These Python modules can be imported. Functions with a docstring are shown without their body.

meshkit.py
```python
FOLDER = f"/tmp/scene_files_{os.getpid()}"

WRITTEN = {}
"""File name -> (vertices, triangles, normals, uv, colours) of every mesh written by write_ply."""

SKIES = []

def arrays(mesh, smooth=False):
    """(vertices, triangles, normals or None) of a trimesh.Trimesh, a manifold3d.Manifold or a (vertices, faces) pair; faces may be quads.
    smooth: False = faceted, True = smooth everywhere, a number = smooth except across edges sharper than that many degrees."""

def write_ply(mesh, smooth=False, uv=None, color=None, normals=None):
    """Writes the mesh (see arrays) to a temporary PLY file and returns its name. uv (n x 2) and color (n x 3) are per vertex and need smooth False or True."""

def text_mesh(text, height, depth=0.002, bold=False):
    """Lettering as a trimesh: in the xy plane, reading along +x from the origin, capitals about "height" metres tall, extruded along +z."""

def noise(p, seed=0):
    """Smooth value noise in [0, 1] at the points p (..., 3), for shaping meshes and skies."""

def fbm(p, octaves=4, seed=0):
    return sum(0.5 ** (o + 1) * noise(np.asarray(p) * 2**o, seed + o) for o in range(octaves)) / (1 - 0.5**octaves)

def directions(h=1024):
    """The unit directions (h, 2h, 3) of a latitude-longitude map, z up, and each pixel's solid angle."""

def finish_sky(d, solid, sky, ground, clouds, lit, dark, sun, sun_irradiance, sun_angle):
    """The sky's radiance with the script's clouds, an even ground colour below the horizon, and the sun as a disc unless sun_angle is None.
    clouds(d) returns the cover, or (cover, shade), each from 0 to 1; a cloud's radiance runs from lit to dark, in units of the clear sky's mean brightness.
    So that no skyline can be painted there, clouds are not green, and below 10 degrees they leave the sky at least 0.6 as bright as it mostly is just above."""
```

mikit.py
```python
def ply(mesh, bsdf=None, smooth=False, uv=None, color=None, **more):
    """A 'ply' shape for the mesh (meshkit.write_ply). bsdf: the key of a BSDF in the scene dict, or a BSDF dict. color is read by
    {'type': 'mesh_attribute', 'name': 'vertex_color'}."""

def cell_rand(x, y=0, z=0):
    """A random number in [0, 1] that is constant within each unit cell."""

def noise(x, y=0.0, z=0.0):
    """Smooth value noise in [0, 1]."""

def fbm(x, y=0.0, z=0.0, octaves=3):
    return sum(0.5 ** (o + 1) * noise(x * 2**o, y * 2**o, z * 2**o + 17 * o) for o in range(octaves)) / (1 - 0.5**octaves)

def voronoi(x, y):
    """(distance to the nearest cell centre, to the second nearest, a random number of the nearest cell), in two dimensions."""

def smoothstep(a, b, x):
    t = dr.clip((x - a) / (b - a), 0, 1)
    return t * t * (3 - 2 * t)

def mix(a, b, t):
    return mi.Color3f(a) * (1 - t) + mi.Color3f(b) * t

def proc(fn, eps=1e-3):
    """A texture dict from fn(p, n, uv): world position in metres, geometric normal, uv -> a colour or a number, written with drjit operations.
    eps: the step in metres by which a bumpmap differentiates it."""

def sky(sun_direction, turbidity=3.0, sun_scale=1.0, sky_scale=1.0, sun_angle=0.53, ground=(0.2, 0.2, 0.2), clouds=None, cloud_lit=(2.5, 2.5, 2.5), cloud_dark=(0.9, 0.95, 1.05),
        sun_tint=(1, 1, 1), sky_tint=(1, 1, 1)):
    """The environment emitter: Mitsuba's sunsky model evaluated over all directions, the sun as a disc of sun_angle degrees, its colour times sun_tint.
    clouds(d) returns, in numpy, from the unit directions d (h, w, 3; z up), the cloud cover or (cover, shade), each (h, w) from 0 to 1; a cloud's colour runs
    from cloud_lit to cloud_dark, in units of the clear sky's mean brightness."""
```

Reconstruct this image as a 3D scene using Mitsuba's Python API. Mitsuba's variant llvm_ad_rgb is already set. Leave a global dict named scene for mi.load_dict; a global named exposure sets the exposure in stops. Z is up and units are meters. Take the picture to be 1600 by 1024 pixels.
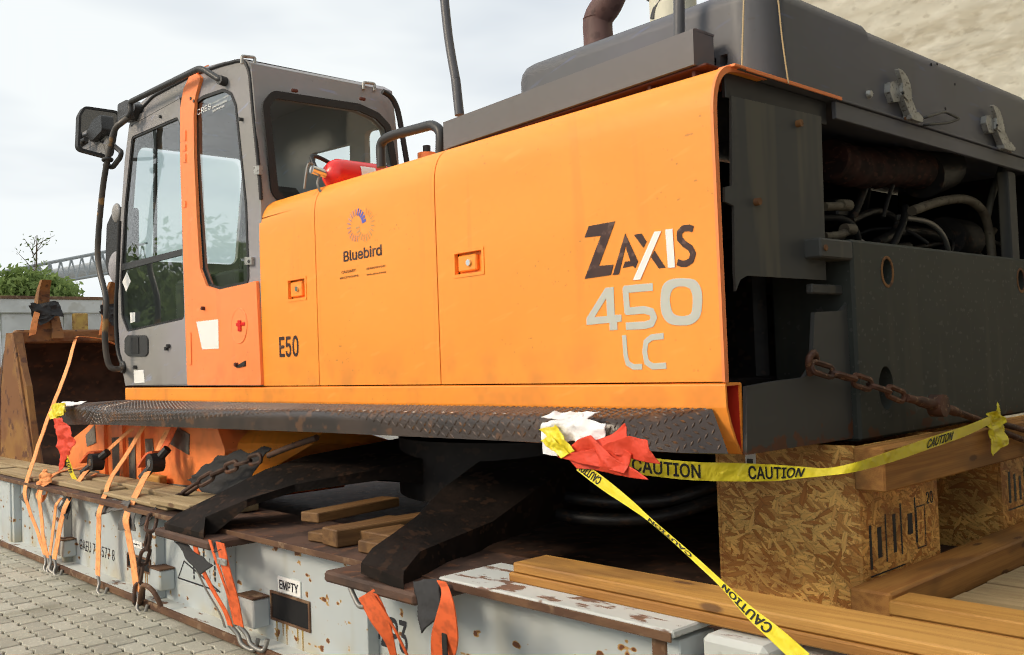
import math, random
import numpy as np, trimesh, mitsuba as mi, drjit as dr, mikit, meshkit
from mikit import proc, noise, fbm, voronoi, cell_rand, smoothstep, mix
from shapely.geometry import Polygon, LineString, Point, box as sbox
from shapely import affinity
from shapely.ops import unary_union
import manifold3d as m3

scene, labels = {}, {}
T = mi.ScalarTransform4f
exposure = 2.15
# ------------------------------------------------------------------ camera, sky
EYE = (0, 0, 1.6)
FWD = (-0.73474719, 0.6775562, 0.03262138)
scene['camera'] = {'type': 'perspective', 'fov': 56.53, 'fov_axis': 'x', 'near_clip': 0.05, 'far_clip': 2000.0,
    'to_world': T().look_at(origin=EYE, target=[EYE[i] + FWD[i] for i in range(3)], up=(0.04938257, 0.00546465, 0.99876499))}

def clouds(d):
    q = d / np.maximum(d[..., 2:3], 0.06)
    n = meshkit.fbm(np.stack([q[..., 0] * .8 + 3, q[..., 1] * .8 + 1, q[..., 0] * 0 + .5], -1), 5, seed=4)
    shade = np.clip((n - .48) * 3.4, 0, 1) * np.clip(d[..., 2] * 2.2, 0, 1)
    return np.full(d.shape[:2], .97), shade
scene['sky'] = mikit.sky((-0.27, -0.80, 0.52), turbidity=4, sun_scale=0.44, sun_angle=18, sun_tint=(.93, .99, 1.10), clouds=clouds,
                         cloud_lit=(2.34, 2.43, 2.43), cloud_dark=(1.35, 1.52, 1.75), ground=(.2, .2, .18))

# ------------------------------------------------------------------ materials
def C(*c): return {'type': 'rgb', 'value': list(c)}
def prin(name, base, rough=.5, bump=None, bscale=1.0, eps=1e-3, **k):
    b = {'type': 'principled', 'base_color': proc(base) if callable(base) else C(*base), 'roughness': proc(rough) if callable(rough) else rough, **k}
    if bump is not None:
        b = {'type': 'bumpmap', 'arbitrary': proc(bump, eps), 'scale': bscale, 'bsdf': b}
    scene[name] = {'type': 'twosided', 'bsdf': b}

def paint(c, dirt=(.16, .09, .04), amount=.35, fade=(1.12, 1.1, 1.25)):
    def f(p, n, uv):
        big = fbm(p.x * .9 + p.y, p.y * 1.1, p.z * 1.3, 3)
        a = mix(c, [min(1, c[i] * fade[i]) for i in range(3)], smoothstep(.35, .75, big))
        streak = fbm((p.x + p.y) * 14, p.y * 2, p.z * .9, 3)
        speck = fbm(p.x * 46, p.y * 46, p.z * 46, 2)
        m = smoothstep(.60, .80, streak) * .16 + smoothstep(.80, .86, speck) * .6 * smoothstep(.5, .7, fbm(p.x * 3, p.y * 3, p.z * 3 + 7, 2))
        sc = fbm((p.x + p.y) * 5 + p.z * 2, p.y, p.z * 26 - p.x * 7, 3)
        a = mix(a, [min(1, c[i] * (1.04, 1.25, 2.0)[i]) for i in range(3)], smoothstep(.68, .80, sc) * .5)
        low = smoothstep(1.80, 1.45, p.z) * smoothstep(.42, .75, fbm(p.x * 6, p.y * 6, p.z * 5, 4))
        return mix(mix(a, dirt, low * amount * .8), dirt, dr.clip(m * amount * 2, 0, 1))
    return f
def dent(p, n, uv): return fbm(p.x * 2.2, p.y * 2.2, p.z * 2.2, 2) * .004 + fbm(p.x * 90, p.y * 90, p.z * 90, 2) * .0002
prin('orange_paint', paint((.90, .303, .034)), .42, dent, 1.0, 4e-3, specular=.5)
prin('orange_cab_paint', paint((.90, .248, .066)), .45, dent, 1.0, 4e-3, specular=.5)
prin('grey_cab_paint', paint((.25, .242, .23), (.1, .06, .03), .25), .5, dent, 1.0, 4e-3)
prin('hood_paint', paint((.092, .094, .104), (.07, .05, .03), .25), .47, dent, 1.0, 4e-3)
prin('guard_paint', paint((.125, .12, .12), (.07, .05, .03), .25), .55)
def cwf(p, n, uv):
    a = mix((.044, .046, .046), (.060, .062, .058), fbm(p.x * 2, p.y * 1.5, p.z * 2, 3))
    s = smoothstep(.56, .74, fbm(p.y * 9, p.x * 9, p.z * .8, 3))
    a = mix(a, (.15, .13, .08), s * .35)
    r = fbm(p.x * 7, p.y * 11, p.z * 9, 4) - (p.z - 1.18) * 2.4
    return mix(a, mix((.13, .045, .018), (.07, .03, .02), fbm(p.x * 30, p.y * 30, p.z * 30, 2)), smoothstep(.42, .52, r))
prin('frame_paint', cwf, .55, lambda p, n, uv: fbm(p.x * 60, p.y * 60, p.z * 60, 2) * .0006, 1.0)
prin('black_rubber', (.012, .012, .013), .55)
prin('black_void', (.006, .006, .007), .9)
prin('dark_trim', (.03, .03, .031), .45)
prin('pole_paint', (.085, .085, .095), .4)
def rustf(a, b, c, s=6):
    def f(p, n, uv):
        q = mix(a, b, smoothstep(.35, .65, fbm(p.x * s, p.y * s, p.z * s, 4)))
        return mix(q, c, smoothstep(.6, .72, fbm(p.x * s * 3 + 5, p.y * s * 3, p.z * s * 3, 3)))
    return f
rb = lambda p, n, uv: fbm(p.x * 40, p.y * 40, p.z * 40, 3) * .004
prin('rust_dark', rustf((.045, .025, .018), (.085, .045, .03), (.12, .05, .025)), .75, rb)
prin('dirty_steel', rustf((.008, .006, .006), (.014, .010, .009), (.026, .014, .009)), .7, rb)
prin('rust_brown', rustf((.14, .06, .025), (.24, .11, .035), (.08, .035, .018)), .7, rb)
prin('rust_yellow', rustf((.26, .13, .035), (.18, .075, .025), (.10, .04, .018), 3), .7, rb)
prin('rust_edge', rustf((.085, .04, .022), (.14, .072, .036), (.19, .12, .07), 5), .75, rb)
prin('rust_bounce_red', (.08, .02, .012), .7)  # rust primer red, with orange bounce light put into the colour
def rackf(p, n, uv):
    a = mix((.40, .445, .46), (.47, .505, .51), fbm(p.x * .8, p.y * 2, p.z * 1.4, 3))
    g = fbm(p.x * 6, p.y * 6, p.z * .7, 3)
    a = mix(a, (.36, .36, .30), smoothstep(.52, .8, g) * .5)
    low = smoothstep(.30, .03, p.z) * smoothstep(.35, .7, fbm(p.x * 5, p.y * 5, p.z * 3, 3))
    a = mix(a, (.42, .36, .22), low * .7)
    r = fbm(p.x * 15, p.y * 15, p.z * 19, 3)
    k = fbm(p.x * 1.7 + 9, p.y * 1.7, p.z * 3, 2)
    a = mix(a, (.42, .24, .08), smoothstep(.715, .75, r + k * .16 - .08))
    return mix(a, (.14, .05, .02), smoothstep(.755, .79, r + k * .16 - .08))
prin('rack_paint', rackf, .55, lambda p, n, uv: fbm(p.x * 3, p.y * 3, p.z * 3, 2) * .006, 1.0, 5e-3)
def rackt(p, n, uv):
    a = mix((.44, .46, .44), (.54, .56, .54), fbm(p.x * 2, p.y * 4, 0, 3))
    r = fbm(p.x * 9, p.y * 22, p.z * 9, 4)
    return mix(a, mix((.20, .075, .03), (.09, .04, .02), fbm(p.x * 50, p.y * 50, 0, 2)), smoothstep(.60, .70, r) * .9)
prin('rack_top_paint', rackt, .6)
def wood(c1, c2, c3, along='x', off=0.0):
    def f(p, n, uv):
        u, v = (p.x, p.y) if along == 'x' else (p.y, p.x)
        w = fbm(u * .9 + off, v * 9, p.z * 9, 2)
        ring = noise(u * .7 + off, (v + w * .12) * 42, (p.z + w * .1) * 42)
        fine = fbm(u * 5, v * 240, p.z * 240, 2)
        a = mix(c1, c2, smoothstep(.25, .8, ring * .6 + fine * .4))
        st = smoothstep(.55, .72, fbm(u * 2.2 + off, v * 7, p.z * 7, 3))
        a = mix(a, c3, st * .6)
        kn, _, kr = voronoi(u * 2.6 + off, (v + p.z) * 8)
        return mix(a, (.10, .045, .02), smoothstep(.16, .08, kn) * dr.select(kr > .90, .8, 0.0))
    return f
wbump = lambda p, n, uv: fbm(p.x * 60, p.y * 60, p.z * 60, 2) * .0012
prin('new_wood_x', wood((.50, .265, .065), (.36, .17, .036), (.18, .085, .028)), .6, wbump)
prin('new_wood_x_001', wood((.40, .195, .042), (.27, .115, .022), (.15, .065, .022), 'x', 3.3), .6, wbump)
prin('new_wood_y', wood((.42, .20, .05), (.29, .12, .028), (.15, .07, .024), 'y'), .65, wbump)
prin('dunnage_wood', wood((.17, .088, .03), (.11, .052, .017), (.06, .03, .013), 'y', 4.1), .7, wbump)
prin('old_wood_x', wood((.36, .27, .15), (.26, .185, .095), (.15, .10, .055)), .75, wbump)
prin('old_wood_y', wood((.40, .28, .13), (.28, .18, .08), (.14, .09, .045), 'y', 1.7), .75, wbump)
def osbf(p, n, uv):
    u, v = p.x + p.y * 1.0, p.z
    col, best = mi.Color3f(.30, .14, .04), mi.Float(-1)
    for k, (ang, sx, sy) in enumerate(((.35, 10, 44), (-.7, 13, 56), (1.25, 11, 48), (2.4, 15, 64), (.0, 19, 75), (-.25, 14, 60))):
        ca, sa = math.cos(ang), math.sin(ang)
        wob = noise(u * 9, v * 9, k * 3.1) * .02
        d1, d2, r = voronoi((u * ca + v * sa) * sx + k * 17, (v * ca - u * sa + wob) * sy + k * 31)
        pr = r * .8 + .05 * k * 0
        c = mix((.92, .54, .15), (.50, .19, .035), smoothstep(.15, 1.0, dr.clip(r * 7.13 - dr.floor(r * 7.13), 0, 1)))
        grain = fbm((u * ca + v * sa) * 14, (v * ca - u * sa) * 150, k, 2)
        c = c * (.78 + .44 * grain)
        edge = smoothstep(.02, .10, d2 - d1)
        c = mix((.15, .06, .02), c, .55 + .45 * edge)
        take = pr > best
        col = dr.select(take, c, col); best = dr.select(take, pr, best)
    return mix(col, (.17, .065, .018), smoothstep(.45, .75, fbm(p.x * 3, p.y * 3, p.z * 4, 3)) * .5)
prin('osb_board', osbf, .55)
def web(c):
    def f(p, n, uv): return mix(c, [x * .72 for x in c], smoothstep(.4, .75, fbm(p.x * 30, p.y * 30, p.z * 30, 3)))
    return f
wv = lambda p, n, uv: dr.sin(p.z * 1800 + p.x * 700) * .0002
prin('orange_strap', web((.90, .36, .13)), .75, wv)
prin('red_strap', web((.74, .125, .03)), .7, wv)
prin('yellow_tape', (.74, .62, .03), .34, lambda p, n, uv: fbm(p.x * 26, p.y * 26, p.z * 26, 3) * .014, 1.0)
prin('tape_print', (.012, .012, .012), .5)
cl = lambda p, n, uv: fbm(p.x * 35, p.y * 35, p.z * 35, 3) * .008
prin('white_cloth', (.78, .78, .79), .85, cl)
prin('red_cloth', (.66, .055, .022), .6, cl)
prin('black_cloth', (.022, .022, .024), .8, cl)
prin('grey_cloth', (.10, .095, .09), .85, cl)
def concf(p, n, uv):
    a = mix((.44, .42, .34), (.56, .545, .46), fbm(p.x * .5, p.y, p.z * .9, 4))
    s = fbm(p.x * .55, p.y, p.z * 5.5, 4)
    a = mix(a, (.33, .29, .20), smoothstep(.42, .75, s) * .55)
    g = fbm(p.x * 7, p.y * 7, p.z * 9, 4)
    a = mix(a, (.62, .61, .53), smoothstep(.45, .75, g) * .45)
    return mix(a, (.24, .21, .14), smoothstep(.60, .85, fbm(p.x * 11, p.y * 5, p.z * 16 + 4, 3)) * .35)
prin('shade_wing_dark', (.10, .10, .10), .7)  # for the added unseen wing, dark so the tail stays dim
prin('old_concrete', concf, .9, lambda p, n, uv: fbm(p.x * 5, p.y * 5, p.z * 8, 4) * .03, 1.0)
def paverf(c):
    def f(p, n, uv):
        a = mix(c, [x * .8 for x in c], fbm(p.x * 5, p.y * 5, 0, 3))
        a = mix(a, [x * 1.25 for x in c], smoothstep(.6, .8, fbm(p.x * 90, p.y * 90, 0, 2)) * .5)
        return mix(a, (.16, .15, .10), smoothstep(.62, .8, fbm(p.x * 2 + 4, p.y * 2, 0, 3)) * .5)
    return f
pb = lambda p, n, uv: fbm(p.x * 120, p.y * 120, p.z * 120, 2) * .0015
prin('paver_a', paverf((.36, .345, .28)), .85, pb)
prin('paver_b', paverf((.40, .385, .32)), .85, pb)
prin('paver_c', paverf((.32, .305, .25)), .85, pb)
def groundf(p, n, uv):
    a = mix((.075, .08, .045), (.13, .115, .08), fbm(p.x * 20, p.y * 20, 0, 2))
    far = smoothstep(6, 12, dr.abs(p.x + 6) + dr.abs(p.y))
    return mix(a, mix((.25, .24, .2), (.32, .3, .26), fbm(p.x * 1.3, p.y * 1.3, 0, 4)), far)
prin('yard_ground', groundf, .9)
prin('white_paint', (.80, .80, .78), .4)
prin('silver_decal', (.50, .51, .46), .35, specular=.6)
prin('brown_decal', rustf((.035, .011, .009), (.05, .018, .013), (.11, .055, .04), 9), .45)
prin('faded_decal', (.20, .06, .012), .5)
prin('blue_decal', (.11, .12, .50), .45)
prin('violet_decal', (.40, .21, .26), .5)
prin('tan_decal', (.58, .30, .12), .5)
prin('black_decal', (.02, .022, .028), .5)
prin('grey_pad', rustf((.13, .12, .10), (.16, .145, .125), (.09, .08, .07), 12), .8)
prin('red_paint', (.70, .02, .015), .28, specular=.6)
prin('chrome', (.75, .75, .73), .22, metallic=1.0)
prin('pitted_zinc', rustf((.42, .42, .40), (.33, .33, .31), (.16, .15, .13), 24), .42, metallic=.45)
prin('dull_steel', (.30, .29, .27), .45, metallic=.7)
prin('hose_grey', rustf((.11, .095, .065), (.08, .065, .045), (.05, .04, .028), 12), .6)
prin('exhaust_rust', rustf((.095, .048, .045), (.12, .062, .056), (.075, .036, .032), 5), .6)
prin('cream_paint', (.62, .60, .48), .5)
prin('cord_tan', (.48, .36, .20), .8)
prin('wrap_red', rustf((.045, .012, .008), (.018, .007, .006), (.075, .022, .011), 16), .8, rb)
prin('grey_wall', rustf((.42, .43, .42), (.48, .49, .48), (.40, .40, .37), 1.2), .6)
prin('post_yellow', rustf((.36, .23, .05), (.28, .16, .04), (.2, .1, .03), 4), .7)
prin('gantry_grey', (.27, .30, .32), .6)
prin('pipe_grey', (.42, .44, .45), .6)
prin('bark', (.10, .075, .05), .9)
prin('seat_cloth', (.05, .05, .053), .8)
prin('cab_lining', (.10, .10, .10), .8)
scene['mirror_glass'] = {'type': 'twosided', 'bsdf': {'type': 'conductor', 'specular_reflectance': C(.78, .79, .79)}}
scene['cab_glass'] = {'type': 'thindielectric', 'specular_transmittance': C(.76, .83, .82)}
scene['dark_film'] = {'type': 'thindielectric', 'specular_transmittance': C(.16, .17, .17)}
for i, c in enumerate(((.17, .24, .075), (.23, .31, .11), (.11, .16, .055))):
    scene['leaf_%d' % i] = {'type': 'principledthin', 'base_color': C(*c), 'roughness': .6, 'diff_trans': .7, 'spec_trans': 0.0}

# ------------------------------------------------------------------ helpers
def num(name):
    if name not in scene and name not in labels: return name
    k = 1
    while '%s_%03d' % (name, k) in scene or '%s_%03d' % (name, k) in labels: k += 1
    return '%s_%03d' % (name, k)
def add(name, mesh, mat, smooth=False, **lab):
    key = num(name)
    if isinstance(mesh, dict): scene[key] = mesh
    else: scene[key] = mikit.ply(mesh, mat, smooth=smooth)
    if lab: labels[key] = lab
    return key
def thing(name, label, category, group=None):
    key = num(name); labels[key] = {'label': label, 'category': category}
    if group: labels[key]['group'] = group
    return key
def cat(ms): return trimesh.util.concatenate([to_t(m) for m in ms])
def to_t(m):
    if isinstance(m, m3.Manifold):
        q = m.to_mesh(); return trimesh.Trimesh(np.array(q.vert_properties[:, :3]), np.array(q.tri_verts), process=False)
    return m
def to_m(t):
    if isinstance(t, m3.Manifold): return t
    t = t.copy(); t.merge_vertices()
    return m3.Manifold(m3.Mesh(np.asarray(t.vertices, np.float32), np.asarray(t.faces, np.uint32)))
def poly(p, holes=()):
    if hasattr(p, 'geom_type'): return p
    return Polygon(p, holes)
def rnd(p, r, n=6):
    p = poly(p); return p.buffer(-r, quad_segs=n).buffer(2 * r, quad_segs=n).buffer(-r, quad_segs=n)
def ext(p, d):
    p = poly(p)
    return trimesh.util.concatenate([trimesh.creation.extrude_polygon(g, d, engine='earcut') for g in getattr(p, 'geoms', [p])])
def ex_z(p, z0, z1):
    m = ext(p, z1 - z0); m.apply_translation((0, 0, z0)); return m
def ex_x(p, x0, x1):                       # polygon in (y, z)
    m = ext(p, x1 - x0); v = m.vertices
    m.vertices = np.stack([v[:, 2] + x0, v[:, 0], v[:, 1]], 1); return m
def ex_y(p, y0, y1):                       # polygon in (x, z)
    m = ext(p, y1 - y0); v = m.vertices
    m.vertices = np.stack([v[:, 0], y1 - v[:, 2], v[:, 1]], 1); return m
def bx(x0, x1, y0, y1, z0, z1, b=.006):
    pts = []
    for i, x in enumerate((x0, x1)):
        for j, y in enumerate((y0, y1)):
            for k, z in enumerate((z0, z1)):
                s = np.array([1 - 2 * i, 1 - 2 * j, 1 - 2 * k]) * b
                c = np.array([x, y, z])
                for a in range(3):
                    q = c + s; q[a] = c[a]; pts.append(q)
    return trimesh.convex.convex_hull(np.array(pts))
def turn(m, deg, about, axis=(0, 0, 1)):
    m.apply_transform(trimesh.transformations.rotation_matrix(math.radians(deg), axis, about)); return m
def hull(p): return trimesh.convex.convex_hull(np.array(p, float))
def smoothpath(pts, n=6, closed=False):
    P = np.array(pts, float); out = []
    N = len(P); seg = N if closed else N - 1
    for i in range(seg):
        if closed: a, b, c, d = P[(i - 1) % N], P[i], P[(i + 1) % N], P[(i + 2) % N]
        else: a, b, c, d = P[max(i - 1, 0)], P[i], P[i + 1], P[min(i + 2, N - 1)]
        for t in np.linspace(0, 1, n, endpoint=False):
            out.append(.5 * (2 * b + (c - a) * t + (2 * a - 5 * b + 4 * c - d) * t * t + (3 * b - a - 3 * c + d) * t ** 3))
    if not closed: out.append(P[-1])
    return np.array(out)
def tube(pts, r, n=10, closed=False, cap=True):
    P = np.array(pts, float); N = len(P)
    rr = np.broadcast_to(np.array(r, float), (N,))
    if closed: tan = np.roll(P, -1, 0) - np.roll(P, 1, 0)
    else: tan = np.gradient(P, axis=0)
    tan /= np.linalg.norm(tan, axis=1, keepdims=True) + 1e-12
    u = np.cross(tan[0], (0, 0, 1) if abs(tan[0][2]) < .9 else (1, 0, 0)); u /= np.linalg.norm(u)
    V = []
    for i in range(N):
        u = u - tan[i] * (u @ tan[i]); u /= np.linalg.norm(u); w = np.cross(tan[i], u)
        a = np.arange(n) * 2 * np.pi / n
        V.append(P[i] + rr[i] * (np.cos(a)[:, None] * u + np.sin(a)[:, None] * w))
    V = np.concatenate(V); F = []
    for i in range(N if closed else N - 1):
        j = (i + 1) % N
        for k in range(n):
            l = (k + 1) % n
            F += [[i * n + k, i * n + l, j * n + l], [i * n + k, j * n + l, j * n + k]]
    if cap and not closed:
        V = np.vstack([V, P[:1], P[-1:]])
        for k in range(n):
            l = (k + 1) % n
            F += [[N * n, l, k], [N * n + 1, (N - 1) * n + k, (N - 1) * n + l]]
    return trimesh.Trimesh(V, F, process=False)
def rtube(pts, r, rad=.06, n=10):           # bent tube: straight runs with rounded corners
    P = [np.array(p, float) for p in pts]; out = [P[0]]
    for i in range(1, len(P) - 1):
        a, b, c = P[i - 1], P[i], P[i + 1]
        d1, d2 = a - b, c - b; l = min(rad, np.linalg.norm(d1) * .45, np.linalg.norm(d2) * .45)
        p, q = b + d1 / np.linalg.norm(d1) * l, b + d2 / np.linalg.norm(d2) * l
        for t in np.linspace(0, 1, 7): out.append((1 - t) ** 2 * p + 2 * t * (1 - t) * b + t * t * q)
    out.append(P[-1]); return tube(np.array(out), r, n)
def ribbon(pts, half, th=.003, n=5, wob=0.0, seed=1, tw=None):
    """a strap: centre line pts, half = the half-width vector (one, or one per point)"""
    P = smoothpath(pts, n); H = np.array(half, float)
    if H.ndim == 1: H = np.repeat(H[None], len(P), 0)
    else: H = smoothpath(H, n)
    if wob:
        q = P * 9 + seed * 7.3
        P = P + (np.stack([meshkit.noise(q, seed + k) for k in range(3)], -1) - .5) * wob
    tan = np.gradient(P, axis=0); nn = np.cross(tan, H); nn /= np.linalg.norm(nn, axis=1, keepdims=True) + 1e-12
    V = np.concatenate([P - H + nn * th / 2, P + H + nn * th / 2, P + H - nn * th / 2, P - H - nn * th / 2]); N = len(P); F = []
    for i in range(N - 1):
        for a in range(4):
            b = (a + 1) % 4
            F += [[a * N + i, b * N + i, b * N + i + 1], [a * N + i, b * N + i + 1, a * N + i + 1]]
    F += [[0, N, 2 * N], [0, 2 * N, 3 * N], [N - 1, 3 * N - 1, 2 * N - 1], [N - 1, 4 * N - 1, 3 * N - 1]]
    m = trimesh.Trimesh(V, F, process=False); m.fix_normals(); return m
def sheet(c, n=14, m=14, amp=.03, freq=9, seed=1, th=.002, droop=0):
    """a crumpled piece of cloth between four corners"""
    n, m = max(n * 2, 24), max(m * 2, 24)
    c = np.array(c, float); u, v = np.meshgrid(np.linspace(0, 1, n), np.linspace(0, 1, m), indexing='ij')
    P = ((1 - u) * (1 - v))[..., None] * c[0] + (u * (1 - v))[..., None] * c[1] + (u * v)[..., None] * c[2] + ((1 - u) * v)[..., None] * c[3]
    q = P * freq + seed * 3.7
    P = P + (np.stack([meshkit.fbm(q * .8, 2, seed * 5 + k) for k in range(3)], -1) - .5) * 1.7 * amp
    r1 = np.abs(meshkit.noise(q * 1.6 + 9, seed) - .5) * 2; r2 = np.abs(meshkit.noise(q * 3.4 + 4, seed + 2) - .5) * 2
    g0 = np.cross(c[1] - c[0], c[3] - c[0]); g0 /= np.linalg.norm(g0) + 1e-9
    P = P + g0 * ((r1 - .5) * .8 + (r2 - .5) * .22)[..., None] * amp
    gu, gv = np.gradient(P, axis=0), np.gradient(P, axis=1)
    nn = np.cross(gu, gv); nn /= np.linalg.norm(nn, axis=-1, keepdims=True) + 1e-12
    A, B = (P + nn * th / 2).reshape(-1, 3), (P - nn * th / 2).reshape(-1, 3); F = []; M = n * m
    for i in range(n - 1):
        for j in range(m - 1):
            a, b, d, e = i * m + j, (i + 1) * m + j, (i + 1) * m + j + 1, i * m + j + 1
            F += [[a, b, d], [a, d, e], [M + a, M + d, M + b], [M + a, M + e, M + d]]
    rim = [i * m for i in range(n)] + [(n - 1) * m + j for j in range(1, m)] + [i * m + m - 1 for i in range(n - 2, -1, -1)] + [j for j in range(m - 2, 0, -1)]
    for a, b in zip(rim, rim[1:] + rim[:1]): F += [[a, M + b, b], [a, M + a, M + b]]
    return trimesh.Trimesh(np.vstack([A, B]), F, process=False)
def link(c, d, side, L, W, r, n=6):
    d = np.array(d, float); d /= np.linalg.norm(d); s = np.array(side, float); s -= d * (s @ d); s /= np.linalg.norm(s)
    h, w = L / 2 - W / 2, W / 2 - r; pts = []
    for a in np.linspace(-90, 90, 7): pts.append(d * (h + w * math.cos(math.radians(a))) + s * w * math.sin(math.radians(a)))
    for a in np.linspace(90, 270, 7): pts.append(d * (-h + w * math.cos(math.radians(a))) + s * w * math.sin(math.radians(a)))
    return tube(np.array(pts) + np.array(c), r, n, closed=True)
def chain(key, pts, L, W, r, mat):
    P = smoothpath(pts, 12); s = np.r_[0, np.cumsum(np.linalg.norm(np.diff(P, axis=0), axis=1))]
    pitch = L - 2 * r - .001; k = int(s[-1] / pitch)
    for i in range(k):
        t = (i + .5) * pitch
        c = np.array([np.interp(t, s, P[:, a]) for a in range(3)])
        e = np.array([np.interp(t + .02, s, P[:, a]) for a in range(3)]) - np.array([np.interp(t - .02, s, P[:, a]) for a in range(3)])
        side = np.cross(e, (.2, 1, .1)) if i % 2 else np.array((.15, 1, .2))
        add(key + '__chain_link', link(c, e, side, L, W, r), mat, 50)
def ring(c, axis, R, r, n=20, m=8):
    axis = np.array(axis, float); axis /= np.linalg.norm(axis)
    u = np.cross(axis, (0, 0, 1) if abs(axis[2]) < .9 else (1, 0, 0)); u /= np.linalg.norm(u); w = np.cross(axis, u)
    a = np.arange(n) * 2 * np.pi / n
    return tube(np.array(c) + R * (np.cos(a)[:, None] * u + np.sin(a)[:, None] * w), r, m, closed=True)
def cyl(p0, p1, r, n=20, r1=None):
    return tube(np.array([p0, p1]), [r, r if r1 is None else r1], n)
def fit_text(text, x0, z0, x1, z1, y, bold=False, d=.0015):
    m = meshkit.text_mesh(text, 1.0, 1.0, bold); v = m.vertices; lo, hi = v.min(0), v.max(0)
    X = x0 + (v[:, 0] - lo[0]) / (hi[0] - lo[0]) * (x1 - x0); Z = z0 + (v[:, 1] - lo[1]) / (hi[1] - lo[1]) * (z1 - z0)
    m.vertices = np.stack([X, y - v[:, 2] * d, Z], 1); return m
def decal(p, y, d=.0015): return ex_y(p, y - d, y)
rng = random.Random(5)

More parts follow.
